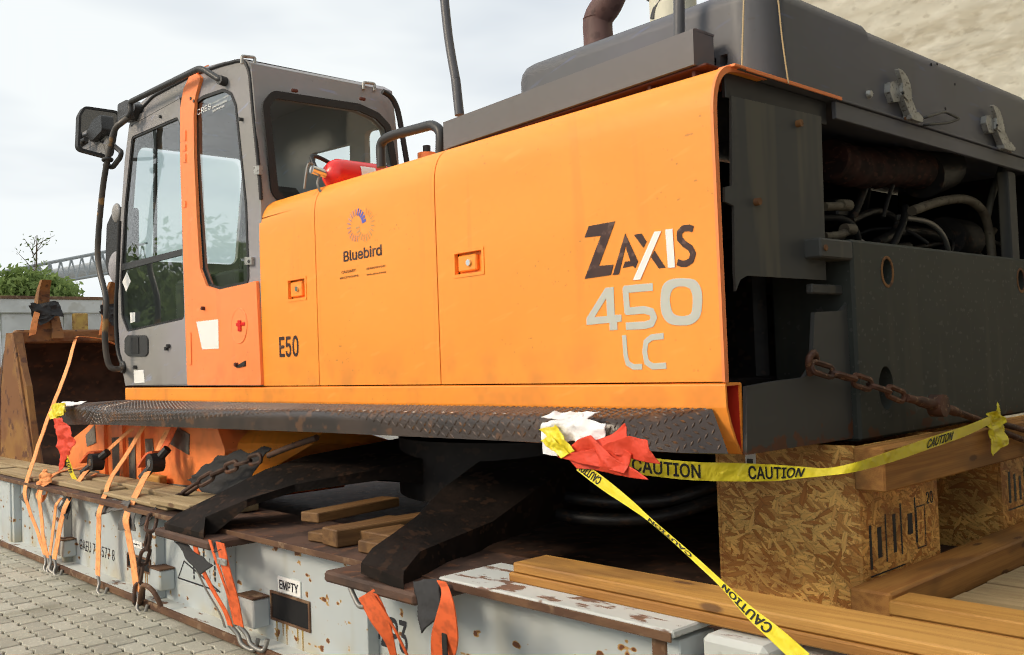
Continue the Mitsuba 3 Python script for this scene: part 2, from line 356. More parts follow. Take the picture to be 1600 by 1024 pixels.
# ------------------------------------------------------------------ setting: yard
add('ground', ex_z(sbox(-400, -300, 400, 500), -.30, -.022), 'yard_ground', kind='structure')
labels['paving'] = {'kind': 'structure'}
L, W = .25, .125
def zig(x, s): return .011 * (1 if int(math.floor(x / (L / 4) + 1e-6)) % 2 else -1)
def paver(x0, y0):
    g = .0045; top, bot = [], []
    for k in range(5):
        x = x0 + k * L / 4; w = .011 if k % 2 else -.011
        bot.append((x, y0 + w)); top.append((x, y0 + W + w))
    p = Polygon(bot + top[::-1]).buffer(-g, join_style=2); q = p.buffer(-.007, join_style=2)
    a = np.array(p.exterior.coords)[:-1]; b = np.array(q.exterior.coords)[:-1]
    if len(a) != len(b): return ex_z(p, -.03, 0)
    n = len(a); dz = rng.uniform(-.003, .002); tx, ty = rng.uniform(-.01, .01), rng.uniform(-.012, .012)
    cx, cy = x0 + L / 2, y0 + W / 2
    zz = lambda q: dz + (q[:, 0] - cx) * tx + (q[:, 1] - cy) * ty
    V = np.vstack([np.c_[a, np.full(n, -.05)], np.c_[a, zz(a) - .006], np.c_[b, zz(b)]]); F = []
    for i in range(n):
        j = (i + 1) % n
        for o in (0, n): F += [[o + i, o + j, o + n + j], [o + i, o + n + j, o + n + i]]
    V = np.vstack([V, [[cx, cy, dz]]])
    for i in range(n): F.append([2 * n + i, 2 * n + (i + 1) % n, 3 * n])
    m = trimesh.Trimesh(V, F, process=False); m.fix_normals(); return m
cells = []
for j in range(-3, 22):
    y0 = -.05 + j * W
    for i in range(0, 40):
        x0 = -12.4 + i * L + (L / 2 if j % 2 else 0)
        if x0 < -4.2: cells.append((x0, y0))
def in_view(x, y):
    q = np.array([x, y, 0]) - np.array(EYE); f = np.array(FWD); up = np.array((0.04938257, 0.00546465, 0.99876499)); rt = np.cross(f, up)
    a, b, c = q @ rt, q @ up, q @ f
    return c > .5 and abs(a / c) < .575 and b / c > -.375, c
near = sorted([(in_view(x + L / 2, y + W / 2)[1], x, y) for x, y in cells if in_view(x + L / 2, y + W / 2)[0] and y < 2.62])
pick = set((x, y) for _, x, y in near[:300])
rest = []
for x, y in cells:
    m = paver(x, y)
    if (x, y) in pick: add('paving__paver', m, rng.choice(['paver_a', 'paver_b', 'paver_c', 'paver_a']))
    else: rest.append(m)
for m in rest: pass
for j in range(22, 30):
    for i in range(-2, 34): rest.append(paver(-12.4 + i * L, -.05 + j * W))
add('paving__outer_pavers', cat(rest), 'paver_a', label='grey interlocking pavers further along the yard', kind='stuff')

# ------------------------------------------------------------------ flat rack container
FR = thing('flat_rack', 'white rust spotted steel flat rack that carries the orange excavator', 'flat rack')
add(FR + '__side_web', bx(-9.85, -2.16, 2.665, 2.70, .05, .63, .002), 'rack_paint')
add(FR + '__end_panel', bx(-13.2, -9.85, 2.585, 2.72, .05, .63, .004), 'rack_paint')
add(FR + '__top_flange', bx(-3.30, -2.03, 2.553, 2.92, .640, .668, .006), 'rack_top_paint')
add(FR + '__top_flange', bx(-13.2, -3.302, 2.553, 2.92, .636, .656, .005), 'rust_dark')
add(FR + '__top_flange_edge', bx(-13.2, -2.035, 2.546, 2.5525, .628, .660, .002), 'rust_edge')
add(FR + '__bottom_flange', bx(-13.2, -2.05, 2.555, 2.85, .02, .055, .004), 'rack_top_paint')
add(FR + '__bottom_flange_edge', bx(-13.2, -2.055, 2.530, 2.5535, .012, .058, .004), 'rust_edge')
add(FR + '__deck', bx(-13.2, -.0, 2.93, 7.25, .30, .40, .004), 'rust_dark')
add(FR + '__deck_ledge', bx(-13.2, -3.3, 2.925, 3.12, .405, .65, .004), 'rust_dark')
add(FR + '__far_beam', bx(-13.2, -2.05, 7.26, 7.32, .02, .665, .004), 'rack_paint')
for x in (-9.86, -8.45, -6.55, -5.5, -4.0):
    add(FR + '__web_stiffener', bx(x, x + .07, 2.60, 2.6645, .056, .624, .003), 'rack_paint')
for (x0, x1, z0, z1) in ((-4.985, -4.58, .182, .322), (-7.14, -6.74, .188, .270)):
    fr = Polygon([(x0 - .012, z0 - .012), (x1 + .012, z0 - .012), (x1 + .012, z1 + .012), (x0 - .012, z1 + .012)], [[(x0, z0), (x1, z0), (x1, z1), (x0, z1)]])
    fp = add(FR + '__fork_pocket', ex_y(fr, 2.654, 2.6645), 'rust_edge')
    add(fp + '__pocket_hole', bx(x0, x1, 2.6615, 2.664, z0, z1, .0005), 'black_void')
    for k in range(5):
        xx = x0 + rng.random() * (x1 - x0); l = rng.uniform(.06, .2)
        add(fp + '__rust_streak', ex_y([(xx - .006, z0 - .013), (xx + .010, z0 - .013), (xx + .003, z0 - .013 - l), (xx - .001, z0 - .013 - l)], 2.6632, 2.6645), 'post_yellow')
for (x0, x1, z0, z1) in ((-5.20, -5.02, .125, .29), (-6.50, -6.32, .14, .275), (-8.42, -8.27, .115, .25)):
    k = add(FR + '__winch_bracket', bx(x0, x1, 2.56, 2.664, z0, z1, .008), 'rack_paint'); x, z = x1, z1 - .19
    add(k + '__bracket_top', bx(x0 - .01, x1 + .01, 2.552, 2.66, z1 + .0005, z1 + .012, .003), 'rust_edge')
# lettering on the side web
YW = 2.664
(a, b) = [(-8.191, 0.179), (-7.423, 0.263)]
add(FR + '__unit_number', fit_text('GAEU 755577 8', a[0], a[1], b[0], b[1], YW), 'black_decal')
for x0, x1, z0, z1 in ((-4.905, -4.66, .342, .428), (-7.035, -6.868, .338, .385)):
    k = add(FR + '__empty_sign', bx(x0, x1, 2.656, 2.664, z0, z1, .001), 'white_paint')
    add(k + '__word', fit_text('EMPTY', x0 + .02, z0 + .018, x1 - .02, z1 - .018, 2.6555, True), 'black_decal')
(a, b) = [(-3.912, 0.228), (-3.694, 0.384)]
add(FR + '__type_code', fit_text('42P3', a[0] - .08, a[1], b[0], b[1], YW, True), 'black_decal')
q = [(-6.269, 0.22), (-5.652, 0.221), (-6.17, 0.344)]
tri = Polygon(q); add(FR + '__warning_panel', decal(tri.exterior.buffer(.005), YW), 'black_decal')
(a, b) = [(-6.029, 0.246), (-5.568, 0.457)]
for k in range(6):
    x = a[0] + (b[0] - a[0]) * k / 6
    add(FR + '__weight_line', cat([decal(sbox(x + .012 * (k % 2), a[1] + .03 * (k % 3) + j * .035, x + .016, a[1] + .03 * (k % 3) + j * .035 + .026), 2.6625) for j in range(5)]), 'black_decal')
# right end of the beam: post and stake hinges
x0, z0 = [(-2.173, 0.61)][0]
add(FR + '__end_post', bx(-2.165, -2.10, 2.60, 2.664, .05, .622, .004), 'rust_edge')
add(FR + '__end_post', bx(-2.098, -2.04, 2.60, 2.80, .05, .622, .004), 'rack_paint')
h = add(FR + '__stake_hinge', bx(-1.97, -1.72, 2.62, 2.86, .30, .655, .02), 'rack_top_paint')
add(h + '__hinge_plate', bx(-2.02, -1.86, 2.61, 2.80, .05, .56, .008), 'rack_top_paint')
add(FR + '__stake_hinge', bx(-1.70, -1.30, 2.60, 2.86, .56, .625, .012), 'rack_top_paint')
add(FR + '__stake_hinge', bx(-1.66, -1.30, 2.65, 2.86, .20, .557, .01), 'rack_paint')
add(FR + '__corner_rail', bx(-1.28, .3, 2.62, 2.90, .30, .62, .01), 'rack_top_paint')

# ------------------------------------------------------------------ excavator
EX = thing('excavator', 'orange and grey tracked excavator without its tracks resting on the white flat rack', 'excavator')
YS = 3.22
PROF = [(3.22, 1.477), (3.22, 2.0), (3.22, 2.52), (3.223, 2.60), (3.234, 2.66), (3.256, 2.71), (3.29, 2.748), (3.34, 2.774), (3.42, 2.786), (3.62, 2.79)]
PS = [tuple(p) for p in smoothpath(PROF[2:], 4)]
PS = [PROF[0], PROF[1]] + PS
inner = list(LineString(PS).parallel_offset(.016, 'right').coords)
if (inner[0][1] > 2): inner = inner[::-1]
shellpoly = Polygon(PS + inner[::-1]).buffer(.0025, quad_segs=3)
def shell(x0, x1): return to_m(ex_x(shellpoly, x0, x1))
XS = [-6.064, -5.322, -4.073, -2.252]
def rect(q): xs = [p[0] for p in q]; zs = [p[1] for p in q]; return min(xs), max(xs), (sorted(zs)[0] + sorted(zs)[1]) / 2, (sorted(zs)[2] + sorted(zs)[3]) / 2
H1 = rect([(-5.685, 2.194), (-5.446, 2.19), (-5.455, 2.036), (-5.695, 2.031)]); H3 = rect([(-3.933, 2.185), (-3.683, 2.184), (-3.68, 2.041), (-3.931, 2.037)])
def hcut(h): return to_m(bx(h[0] + .018, h[1] - .018, 3.1, 3.4, h[2] + .018, h[3] - .018, .004))
p1 = shell(XS[0] + .004, XS[1] - .004) ^ to_m(ex_y(rnd([(XS[0] + .004, 1.0), (XS[0] + .004, 2.80), (XS[0] + 1.5, 2.80), (XS[0] + 1.5, 1.0)], .13, 10), 3.0, 4.0))
g = 'side_door'
d1 = add(EX + '__front_side_door', p1 - hcut(H1), 'orange_paint', 35)
d2 = add(EX + '__middle_side_door', shell(XS[1] + .004, XS[2] - .004), 'orange_paint', 35)
d3 = add(EX + '__rear_side_door', shell(XS[2] + .004, XS[3]) - hcut(H3), 'orange_paint', 35)
add(d3 + '__rear_flange', ex_x(shellpoly.buffer(.003), XS[3] + .0005, XS[3] + .014), 'orange_cab_paint', 35)
for d, h in ((d1, H1), (d3, H3)):
    fr = Polygon(rnd([(h[0], h[2]), (h[1], h[2]), (h[1], h[3]), (h[0], h[3])], .008).exterior, [[(h[0] + .017, h[2] + .017), (h[1] - .017, h[2] + .017), (h[1] - .017, h[3] - .017), (h[0] + .017, h[3] - .017)]])
    add(d + '__latch_frame', ex_y(fr, 3.213, 3.2172), 'orange_paint')
    add(d + '__latch_recess', bx(h[0] + .012, h[1] - .012, 3.25, 3.256, h[2] + .012, h[3] - .012, .001), 'orange_paint')
    w = h[1] - h[0]
    add(d + '__latch_paddle', bx(h[0] + .03, h[0] + w * .70, 3.224, 3.249, h[2] + .03, h[3] - .03, .006), 'orange_paint')
    cx, cz = h[0] + w * .50, (h[2] + h[3]) / 2
    add(d + '__lock_cylinder', cyl((cx, 3.223, cz), (cx, 3.212, cz), .017), 'chrome', 40)
# front edge of the first door turns inwards; dark behind the seams
for x in XS[1:3]: add(EX + '__seam_strip', ex_x(Polygon(list(LineString(PS).parallel_offset(.03, 'right').coords) + list(LineString(PS).parallel_offset(.04, 'right').coords)[::-1]), x - .03, x + .03), 'rust_bounce_red')
add(EX + '__side_door_flange', bx(XS[0] + .002, XS[0] + .014, 3.242, 3.45, 1.48, 2.62, .003), 'orange_paint')
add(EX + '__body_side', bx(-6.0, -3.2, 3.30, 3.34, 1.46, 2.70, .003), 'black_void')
# sill rail: a channel, open at the rear
oute = [(3.22, 1.469), (3.335, 1.469), (3.338, 1.172), (3.31, 1.176), (3.275, 1.23), (3.245, 1.30), (3.222, 1.37)]
sill = rnd(Polygon(oute), .012); cav = sill.buffer(-.011)
k = add(EX + '__sill_rail', to_m(ex_x(sill, -8.62, -2.243)) - to_m(ex_x(cav, -3.5, -2.1)), 'orange_paint', 30)
prin('red_bounce_paint', (.55, .035, .015), .45)  # red stands for orange light bouncing inside the rail, put into the colour
add(k + '__red_bounce_lining', ex_x(cav.difference(cav.buffer(-.003)), -3.49, -2.252), 'red_bounce_paint', 30, label='inside of the open rail end with its red bounce light painted in')
# door decals
yd = 3.2165
wq = [[(-2.943, 2.193), (-2.783, 2.194), (-2.891, 2.005), (-2.803, 2.002), (-2.822, 1.957), (-2.982, 1.954), (-2.871, 2.14), (-2.972, 2.144)],
      [(-2.728, 2.133), (-2.718, 2.104), (-2.774, 1.956), (-2.81, 1.956)],
      [(-2.728, 2.133), (-2.662, 2.002), (-2.679, 1.974), (-2.692, 1.986), (-2.75, 1.982), (-2.735, 2.009), (-2.705, 2.008), (-2.725, 2.062)],
      [(-2.679, 2.121), (-2.636, 2.121), (-2.61, 2.082), (-2.629, 2.058)],
      [(-2.569, 2.04), (-2.514, 1.961), (-2.55, 1.961), (-2.589, 2.013)]]
sline = LineString([(-2.363, 2.106), (-2.385, 2.114), (-2.412, 2.115), (-2.433, 2.1), (-2.433, 2.074), (-2.411, 2.05), (-2.381, 2.03), (-2.368, 2.005), (-2.379, 1.978), (-2.407, 1.967), (-2.429, 1.969), (-2.45, 1.978)])
lw = 0.026999999999999913
wq = [Polygon(q) for q in wq] + [sline.buffer(lw / 2, cap_style=2)]
add(EX + '__model_name_dark', cat([decal(q, yd) for q in wq]), 'brown_decal', label='brown letters of the ZAXIS decal')
wq = [[(-2.564, 2.12), (-2.526, 2.119), (-2.652, 1.922), (-2.694, 1.923)], [(-2.505, 2.122), (-2.467, 2.121), (-2.462, 1.957), (-2.499, 1.958)]]
add(EX + '__model_name_white', cat([decal(q, 3.2148) for q in wq]), 'white_paint', label='white strokes of the ZAXIS decal')
f4 = Polygon([(-2.857, 1.903), (-2.808, 1.903), (-2.809, 1.778), (-2.77, 1.777), (-2.77, 1.746), (-2.796, 1.744), (-2.796, 1.71), (-2.842, 1.71), (-2.842, 1.744), (-2.981, 1.741), (-2.981, 1.772)], [[(-2.855, 1.855), (-2.854, 1.776), (-2.93, 1.775)]])
f5 = LineString([(-2.586, 1.885), (-2.74, 1.887), (-2.735, 1.789), (-2.641, 1.79), (-2.6, 1.779), (-2.587, 1.753), (-2.602, 1.729), (-2.639, 1.723), (-2.746, 1.724)]).buffer(lw * .62, cap_style=2, join_style=1)
zo = Polygon(smoothpath([(-2.432, 1.909), (-2.366, 1.896), (-2.336, 1.857), (-2.333, 1.8), (-2.348, 1.743), (-2.389, 1.715), (-2.443, 1.712), (-2.506, 1.723), (-2.542, 1.762), (-2.548, 1.822), (-2.535, 1.881), (-2.497, 1.907)], 5, True))
zi = Polygon(smoothpath([(-2.434, 1.875), (-2.394, 1.862), (-2.381, 1.832), (-2.383, 1.789), (-2.396, 1.757), (-2.441, 1.751), (-2.481, 1.764), (-2.495, 1.796), (-2.497, 1.833), (-2.478, 1.867)], 5, True))
add(EX + '__model_number', cat([decal(q, yd) for q in (f4, f5, zo.difference(zi))]), 'silver_decal', label='silver 450 decal')
fl = LineString([(-2.759, 1.685), (-2.755, 1.596), (-2.745, 1.561), (-2.713, 1.544), (-2.663, 1.544)]).buffer(lw * .46, cap_style=2)
fc = LineString([(-2.539, 1.672), (-2.604, 1.669), (-2.637, 1.65), (-2.646, 1.608), (-2.638, 1.563), (-2.606, 1.544), (-2.532, 1.546)]).buffer(lw * .50, cap_style=2)
add(EX + '__model_suffix', cat([decal(q, yd) for q in (fl, fc)]), 'silver_decal', label='silver LC decal')
(a, b) = [(-5.822, 1.666), (-5.568, 1.807)]
add(EX + '__fleet_number', fit_text('E50', a[0], a[1], b[0], b[1], 3.2168, True), 'brown_decal', label='brown E50 fleet number')
(a, b) = [(-4.995, 2.232), (-4.587, 2.3)]
add(EX + '__owner_name', fit_text('Bluebird', a[0], a[1], b[0], b[1], 3.2168, True), 'brown_decal', label='brown Bluebird owner name')
for t, (a, b) in (('CALGARY', [(-5.021, 2.163), (-4.864, 2.18)]), ('403.279.9094', [(-5.045, 2.13), (-4.838, 2.143)]), ('EDMONTON', [(-4.748, 2.162), (-4.556, 2.173)]), ('780.454.4508', [(-4.75, 2.127), (-4.551, 2.136)])):
    add(EX + '__owner_address', fit_text(t, a[0], a[1], b[0], b[1], 3.2168, True), 'faded_decal')
def ticks(c, r0, r1, a0, a1, n, w):
    out = []
    for i in range(n):
        a = math.radians(a0 + (a1 - a0) * i / (n - 1)); d = np.array((math.cos(a), math.sin(a))); s = np.array((-d[1], d[0]))
        ww = w[0] + (w[1] - w[0]) * i / (n - 1); p = np.array(c)
        out.append(Polygon([p + d * r0 - s * ww, p + d * r1 - s * ww, p + d * r1 + s * ww, p + d * r0 + s * ww]))
    return out
(c1, c2) = [(-4.842, 2.439), (-4.739, 2.433)]
lg = thing  # (logo parts below stay parts of the excavator)
add(EX + '__owner_logo', cat([decal(q, yd) for q in ticks(c1, .062, .105, 12, 75, 5, (.009, .005))]), 'blue_decal', label='blue rays of the round ray logo')
add(EX + '__owner_logo', cat([decal(q, yd) for q in ticks(c1, .060, .100, 92, 275, 11, (.0042, .0026))]), 'violet_decal', label='violet rays of the round ray logo')
add(EX + '__owner_logo', cat([decal(q, yd) for q in ticks((c2[0] - .01, c2[1]), .060, .100, 185, 440, 15, (.0055, .0026))]), 'tan_decal', label='faded tan rays of the round ray logo')

# walkway with a rolled front lip, chequer plate
ST = [((-8.619, 3.215, 1.356), (-9.668, 2.93, 1.317), (-9.313, 2.93, 1.143)), ((-8.324, 3.215, 1.358), (-7.988, 2.9, 1.305), (-8.113, 2.89, 1.177)), ((-5.32, 3.215, 1.355), (-4.82, 2.89, 1.342), (-4.789, 2.88, 1.219)), ((-3.194, 3.215, 1.36), (-2.951, 2.89, 1.35), (-2.939, 2.88, 1.233)), ((-2.739, 3.215, 1.36), (-2.634, 2.98, 1.342), (-2.557, 2.97, 1.212)), ((-2.477, 3.215, 1.364), (-2.462, 3.11, 1.36), (-2.35, 3.07, 1.199)), ((-2.31, 3.216, 1.366), (-2.304, 3.212, 1.364), (-2.221, 3.19, 1.191))]
def station(i, fr, t):
    A, B, Cc = [np.array(ST[i][k]) * (1 - fr) + np.array(ST[i + 1][k]) * fr for k in range(3)]
    la, lc = np.linalg.norm(A - B), np.linalg.norm(Cc - B); r = min(.055, la * .9, lc * .6)
    p, q = B + (A - B) / max(la, 1e-6) * r, B + (Cc - B) / lc * r
    if t < .5: return A + (p - A) * (t / .5)
    if t < .75:
        s = (t - .5) / .25; return (1 - s) ** 2 * p + 2 * s * (1 - s) * B + s * s * q
    return q + (Cc - q) * ((t - .75) / .25)
tt = list(np.linspace(0, .5, 4)) + list(np.linspace(.5, .75, 8))[1:] + list(np.linspace(.75, 1, 4))[1:]
def surf(th):
    rows = []
    for i in range(len(ST) - 1):
        for fr in np.linspace(0, 1, 9, endpoint=(i == len(ST) - 2)): rows.append([station(i, fr, t) for t in tt])
    return np.array(rows)
G = surf(0); n, m = G.shape[:2]
nn = np.cross(np.gradient(G, axis=0), np.gradient(G, axis=1)); nn /= np.linalg.norm(nn, axis=-1, keepdims=True) + 1e-9
if nn[n // 2, 1, 2] < 0: nn = -nn
V = np.vstack([G.reshape(-1, 3), (G - nn * .008).reshape(-1, 3)]); F = []; M = n * m
for i in range(n - 1):
    for j in range(m - 1):
        a, b, c, d = i * m + j, (i + 1) * m + j, (i + 1) * m + j + 1, i * m + j + 1
        F += [[a, b, c], [a, c, d], [M + a, M + c, M + b], [M + a, M + d, M + c]]
rim = [i * m for i in range(n)] + [(n - 1) * m + j for j in range(1, m)] + [i * m + m - 1 for i in range(n - 2, -1, -1)] + [j for j in range(m - 2, 0, -1)]
for a, b in zip(rim, rim[1:] + rim[:1]): F += [[a, M + b, b], [a, M + a, M + b]]
wk = trimesh.Trimesh(V, F, process=False); wk.fix_normals()
prin('tread_steel', rustf((.024, .016, .013), (.042, .026, .019), (.09, .042, .018), 4), .34, lambda p, n, uv: fbm(p.x * 90, p.y * 90, p.z * 90, 2) * .001, specular=.6)
WK = add(EX + '__walkway', wk, 'tread_steel', 40, label='rusty chequer plate walkway with a rolled lip')
# raised bars of the chequer plate
Vb, Fb = [], []
arc = np.r_[0, np.cumsum(np.linalg.norm(np.diff(G[n // 2], axis=0), axis=1))]
def at_surf(s, t):                       # s along x in metres from the left, t along the profile in metres
    i = np.searchsorted(SX, s) - 1
    if i < 0 or i >= n - 1: return None
    f = (s - SX[i]) / (SX[i + 1] - SX[i]); row = G[i] * (1 - f) + G[i + 1] * f
    la = np.r_[0, np.cumsum(np.linalg.norm(np.diff(row, axis=0), axis=1))]
    if t > la[-1] - .01: return None
    j = min(np.searchsorted(la, t), m - 1); j = max(j, 1)
    h = (t - la[j - 1]) / max(la[j] - la[j - 1], 1e-9); p = row[j - 1] * (1 - h) + row[j] * h
    tv = row[j] - row[j - 1]; tv /= np.linalg.norm(tv) + 1e-9
    sv = (G[i + 1][min(j, m - 1)] - G[i][min(j, m - 1)]); sv = sv - tv * (sv @ tv); sv /= np.linalg.norm(sv) + 1e-9
    nv = np.cross(sv, tv); nv = nv if (nv[2] - nv[1]) > 0 else -nv
    return p, sv, tv, nv
mid = G[:, m - 4]; SX = np.r_[0, np.cumsum(np.linalg.norm(np.diff(mid, axis=0), axis=1))]
pitch = .034; ns = int(SX[-1] / pitch)
for i in range(ns):
    for j in range(17):
        s = (i + .5) * pitch; t = .012 + j * pitch
        q = at_surf(s, t)
        if q is None: continue
        p, sv, tv, nv = q; sg = 1 if (i + j) % 2 else -1
        d = (sv + sg * tv) / 1.414; e = np.cross(nv, d); l, w, hh = .0180, .0058, .0052
        o = len(Vb)
        Vb += [p - d * l, p + e * w, p + d * l, p - e * w, p + nv * hh - d * l * .45, p + nv * hh + d * l * .45]
        Fb += [[o, o + 3, o + 4], [o + 3, o + 5, o + 4], [o + 3, o + 2, o + 5], [o + 2, o + 1, o + 5], [o + 1, o + 4, o + 5], [o + 1, o, o + 4]]
mb = trimesh.Trimesh(np.array(Vb), np.array(Fb), process=False)
prin('bar_steel', rustf((.07, .05, .04), (.11, .075, .056), (.20, .095, .038), 6), .30, specular=.8)
scene[WK + '__chequer_bars'] = mikit.ply(mb, 'bar_steel'); labels[WK + '__chequer_bars'] = {'kind': 'stuff', 'label': 'raised bars of the chequer plate'}

# body under the hood
add(EX + '__main_frame', bx(-8.5, -2.64, 3.345, 7.3, 1.175, 1.462, .01), 'dirty_steel')
add(EX + '__far_body', bx(-6.0, -3.9, 4.7, 6.2, 1.47, 2.5, .05), 'orange_paint')
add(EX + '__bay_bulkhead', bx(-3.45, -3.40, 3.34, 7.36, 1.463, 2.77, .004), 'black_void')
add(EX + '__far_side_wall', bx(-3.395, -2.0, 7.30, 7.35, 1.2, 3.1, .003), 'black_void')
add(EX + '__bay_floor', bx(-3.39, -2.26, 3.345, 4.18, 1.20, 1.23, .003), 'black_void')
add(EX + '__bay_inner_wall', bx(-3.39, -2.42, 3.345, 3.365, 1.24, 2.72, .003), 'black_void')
fp = [(3.334, 1.451), (3.312, 1.175), (4.191, 1.168), (4.219, 1.814), (4.135, 1.765), (3.894, 1.757), (3.851, 1.523), (3.781, 1.469), (3.545, 1.463)]
add(EX + '__tail_plate', ex_x(fp, -2.236, -2.216), 'frame_paint', label='dark grey tail plate with rust along its lower edge')
cwp = [(-2.215, 1.163), (-2.178, 1.149), (-2.188, 2.1), (-2.23, 2.104)]
(x0, x1) = (-2.62, -2.178)
cw = to_m(bx(x0, x1, 4.187, 7.29, 1.152, 2.10, .014))
def oval(y, z, w, h): return affinity.scale(Point(0, 0).buffer(1, quad_segs=10), w, h)
def hole(y, z, w, h): return to_m(ex_x(affinity.translate(oval(y, z, w, h), y, z), -2.29, -2.1))
cw = cw - hole(4.53, 1.957, .052, .065) - hole(6.29, 1.965, .052, .065) - hole(4.46, 1.39, .075, .105)
def cmf(p, n, uv):
    a = mix((.026, .031, .028), (.041, .047, .041), fbm(p.x * 2, p.y * 1.3, p.z * 2, 3))
    a = mix(a, (.06, .055, .04), smoothstep(.58, .76, fbm(p.y * 11, p.x * 9, p.z * .8, 3)) * .4)
    a = mix(a, (.07, .028, .014), smoothstep(.50, .58, fbm(p.x * 8, p.y * 9, p.z * 10, 4) - (p.z - 1.15) * 1.6))
    return mix(a, (.08, .08, .075), smoothstep(.72, .76, fbm(p.x * 40, p.y * 40, p.z * 40, 2)) * .5)
prin('cross_member_paint', cmf, .55, lambda p, n, uv: fbm(p.x * 5, p.y * 5, p.z * 5, 3) * .006 + fbm(p.x * 60, p.y * 60, p.z * 60, 2) * .0006, 1.0, 3e-3, specular=.35)
CW = add(EX + '__rear_cross_member', cw, 'cross_member_paint', 30, label='dark grey steel cross member at the tail with round rusty holes')
for (y, z) in ((4.53, 1.957), (6.29, 1.965)):
    add(CW + '__hole_rim', ex_x(affinity.translate(oval(0, 0, .066, .078).difference(oval(0, 0, .051, .064)), y, z), -2.179, -2.175), 'rust_brown')
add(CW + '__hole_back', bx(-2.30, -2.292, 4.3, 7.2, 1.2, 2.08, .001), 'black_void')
(a, b) = [(3.889, 2.0), (4.145, 2.089)]
k = add(EX + '__corner_bracket', bx(-2.30, -2.17, a[0] - .0, 4.183, a[1] + .0, b[1], .008), 'frame_paint')
add(k + '__bracket_bolt', cyl((-2.172, a[0] + .04, (a[1] + b[1]) / 2), (-2.163, a[0] + .04, (a[1] + b[1]) / 2), .014), 'rust_brown', 40)
(a, b) = [(3.915, 1.843), (4.197, 1.888)]
add(EX + '__stay_bar', bx(-2.27, -2.235, a[0], 4.19, a[1] + .0, b[1], .006), 'frame_paint')
# radiator-side sheet
sp = [(3.368, 2.66), (4.095, 2.68), (4.069, 1.909), (3.425, 1.91), (3.373, 1.892), (3.337, 1.843), (3.335, 1.936), (3.351, 2.197), (3.288, 2.21), (3.292, 2.269), (3.343, 2.282)]
SH = add(EX + '__rear_sheet', ex_x(sp, -2.262, -2.25), 'frame_paint', label='flat dark grey sheet inside the open tail')
for (y, z) in [(3.508, 2.226), (3.875, 2.613)]:
    add(SH + '__bolt', cyl((-2.25, y, z), (-2.225, y, z), .016), 'rust_brown', 40)
# ledge above the tail opening
lp = [(3.43, 2.786), (6.6, 2.786)]
add(EX + '__tail_ledge', bx(-2.60, -2.225, 3.40, 7.30, 2.772, 2.784, .003), 'hood_paint')
add(EX + '__tail_fascia', bx(-2.30, -2.28, 3.37, 4.20, 2.66, 2.77, .003), 'dark_trim')
add(EX + '__tail_fascia', bx(-2.262, -2.238, 4.215, 7.30, 2.685, 2.77, .003), 'hood_paint')
add(EX + '__tail_trim', bx(-2.2235, -2.216, 3.44, 4.24, 2.770, 2.787, .002), 'orange_cab_paint')
add(EX + '__tail_trim', bx(-2.30, -2.216, 3.352, 3.438, 2.775, 2.787, .002), 'orange_cab_paint')
for y in (4.9, 6.25): add(EX + '__rust_patch', bx(-2.2235, -2.2185, y, y + .12, 2.774, 2.790, .002), 'rust_brown')
# hood
def hoodpart(x0, x1, y0, y1, ztop, rv, front=False):
    rect_ = [(x0, y0), (x1, y0), (x1, y1), (x0, y1)]; base = rnd(rect_, rv, 10)
    pts = []
    for inset, z in ((0, 2.786), (0, ztop - .09), (.008, ztop - .055), (.028, ztop - .025), (.06, ztop - .006), (.10, ztop)):
        for x, y in base.buffer(-inset, quad_segs=10).exterior.coords: pts.append((x, y, z))
    return hull(pts)
hd = hoodpart(-3.88, -2.235, 3.62, 4.9, 3.235, .17)
hd = to_m(hd) ^ to_m(bx(-5, 0, 3, 4.565, 2, 4, 0.001))
vents = []
for q in ([(-2.563, 2.9), (-2.536, 2.938), (-2.511, 2.931), (-2.518, 2.88)], [(-2.538, 2.894), (-2.532, 2.934), (-2.49, 2.932), (-2.496, 2.889)], [(-2.475, 2.89), (-2.469, 2.935), (-2.428, 2.933), (-2.431, 2.884)]): vents.append(to_m(ex_y(rnd(q, .008), 3.55, 3.68)))
for v in vents: hd = hd - v
HD = add(EX + '__hood', hd, 'hood_paint', 30, label='dark grey engine hood with rounded edges')
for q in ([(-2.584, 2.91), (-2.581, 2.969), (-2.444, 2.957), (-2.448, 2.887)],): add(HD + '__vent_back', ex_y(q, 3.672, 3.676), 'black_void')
hr = to_m(hoodpart(-3.8, -2.245, 3.9, 7.1, 3.222, .12)) ^ to_m(bx(-5, 0, 4.585, 6.75, 2, 4, 0.001))
HR = add(EX + '__rear_hood', hr, 'hood_paint', 30, label='dark grey rear hood section with two pitted latches')
hr2 = to_m(hoodpart(-3.8, -2.25, 3.9, 8.8, 3.215, .12)) ^ to_m(bx(-5, 0, 6.77, 8.2, 2, 4, 0.001))
add(EX + '__rear_hood', hr2, 'hood_paint', 30)
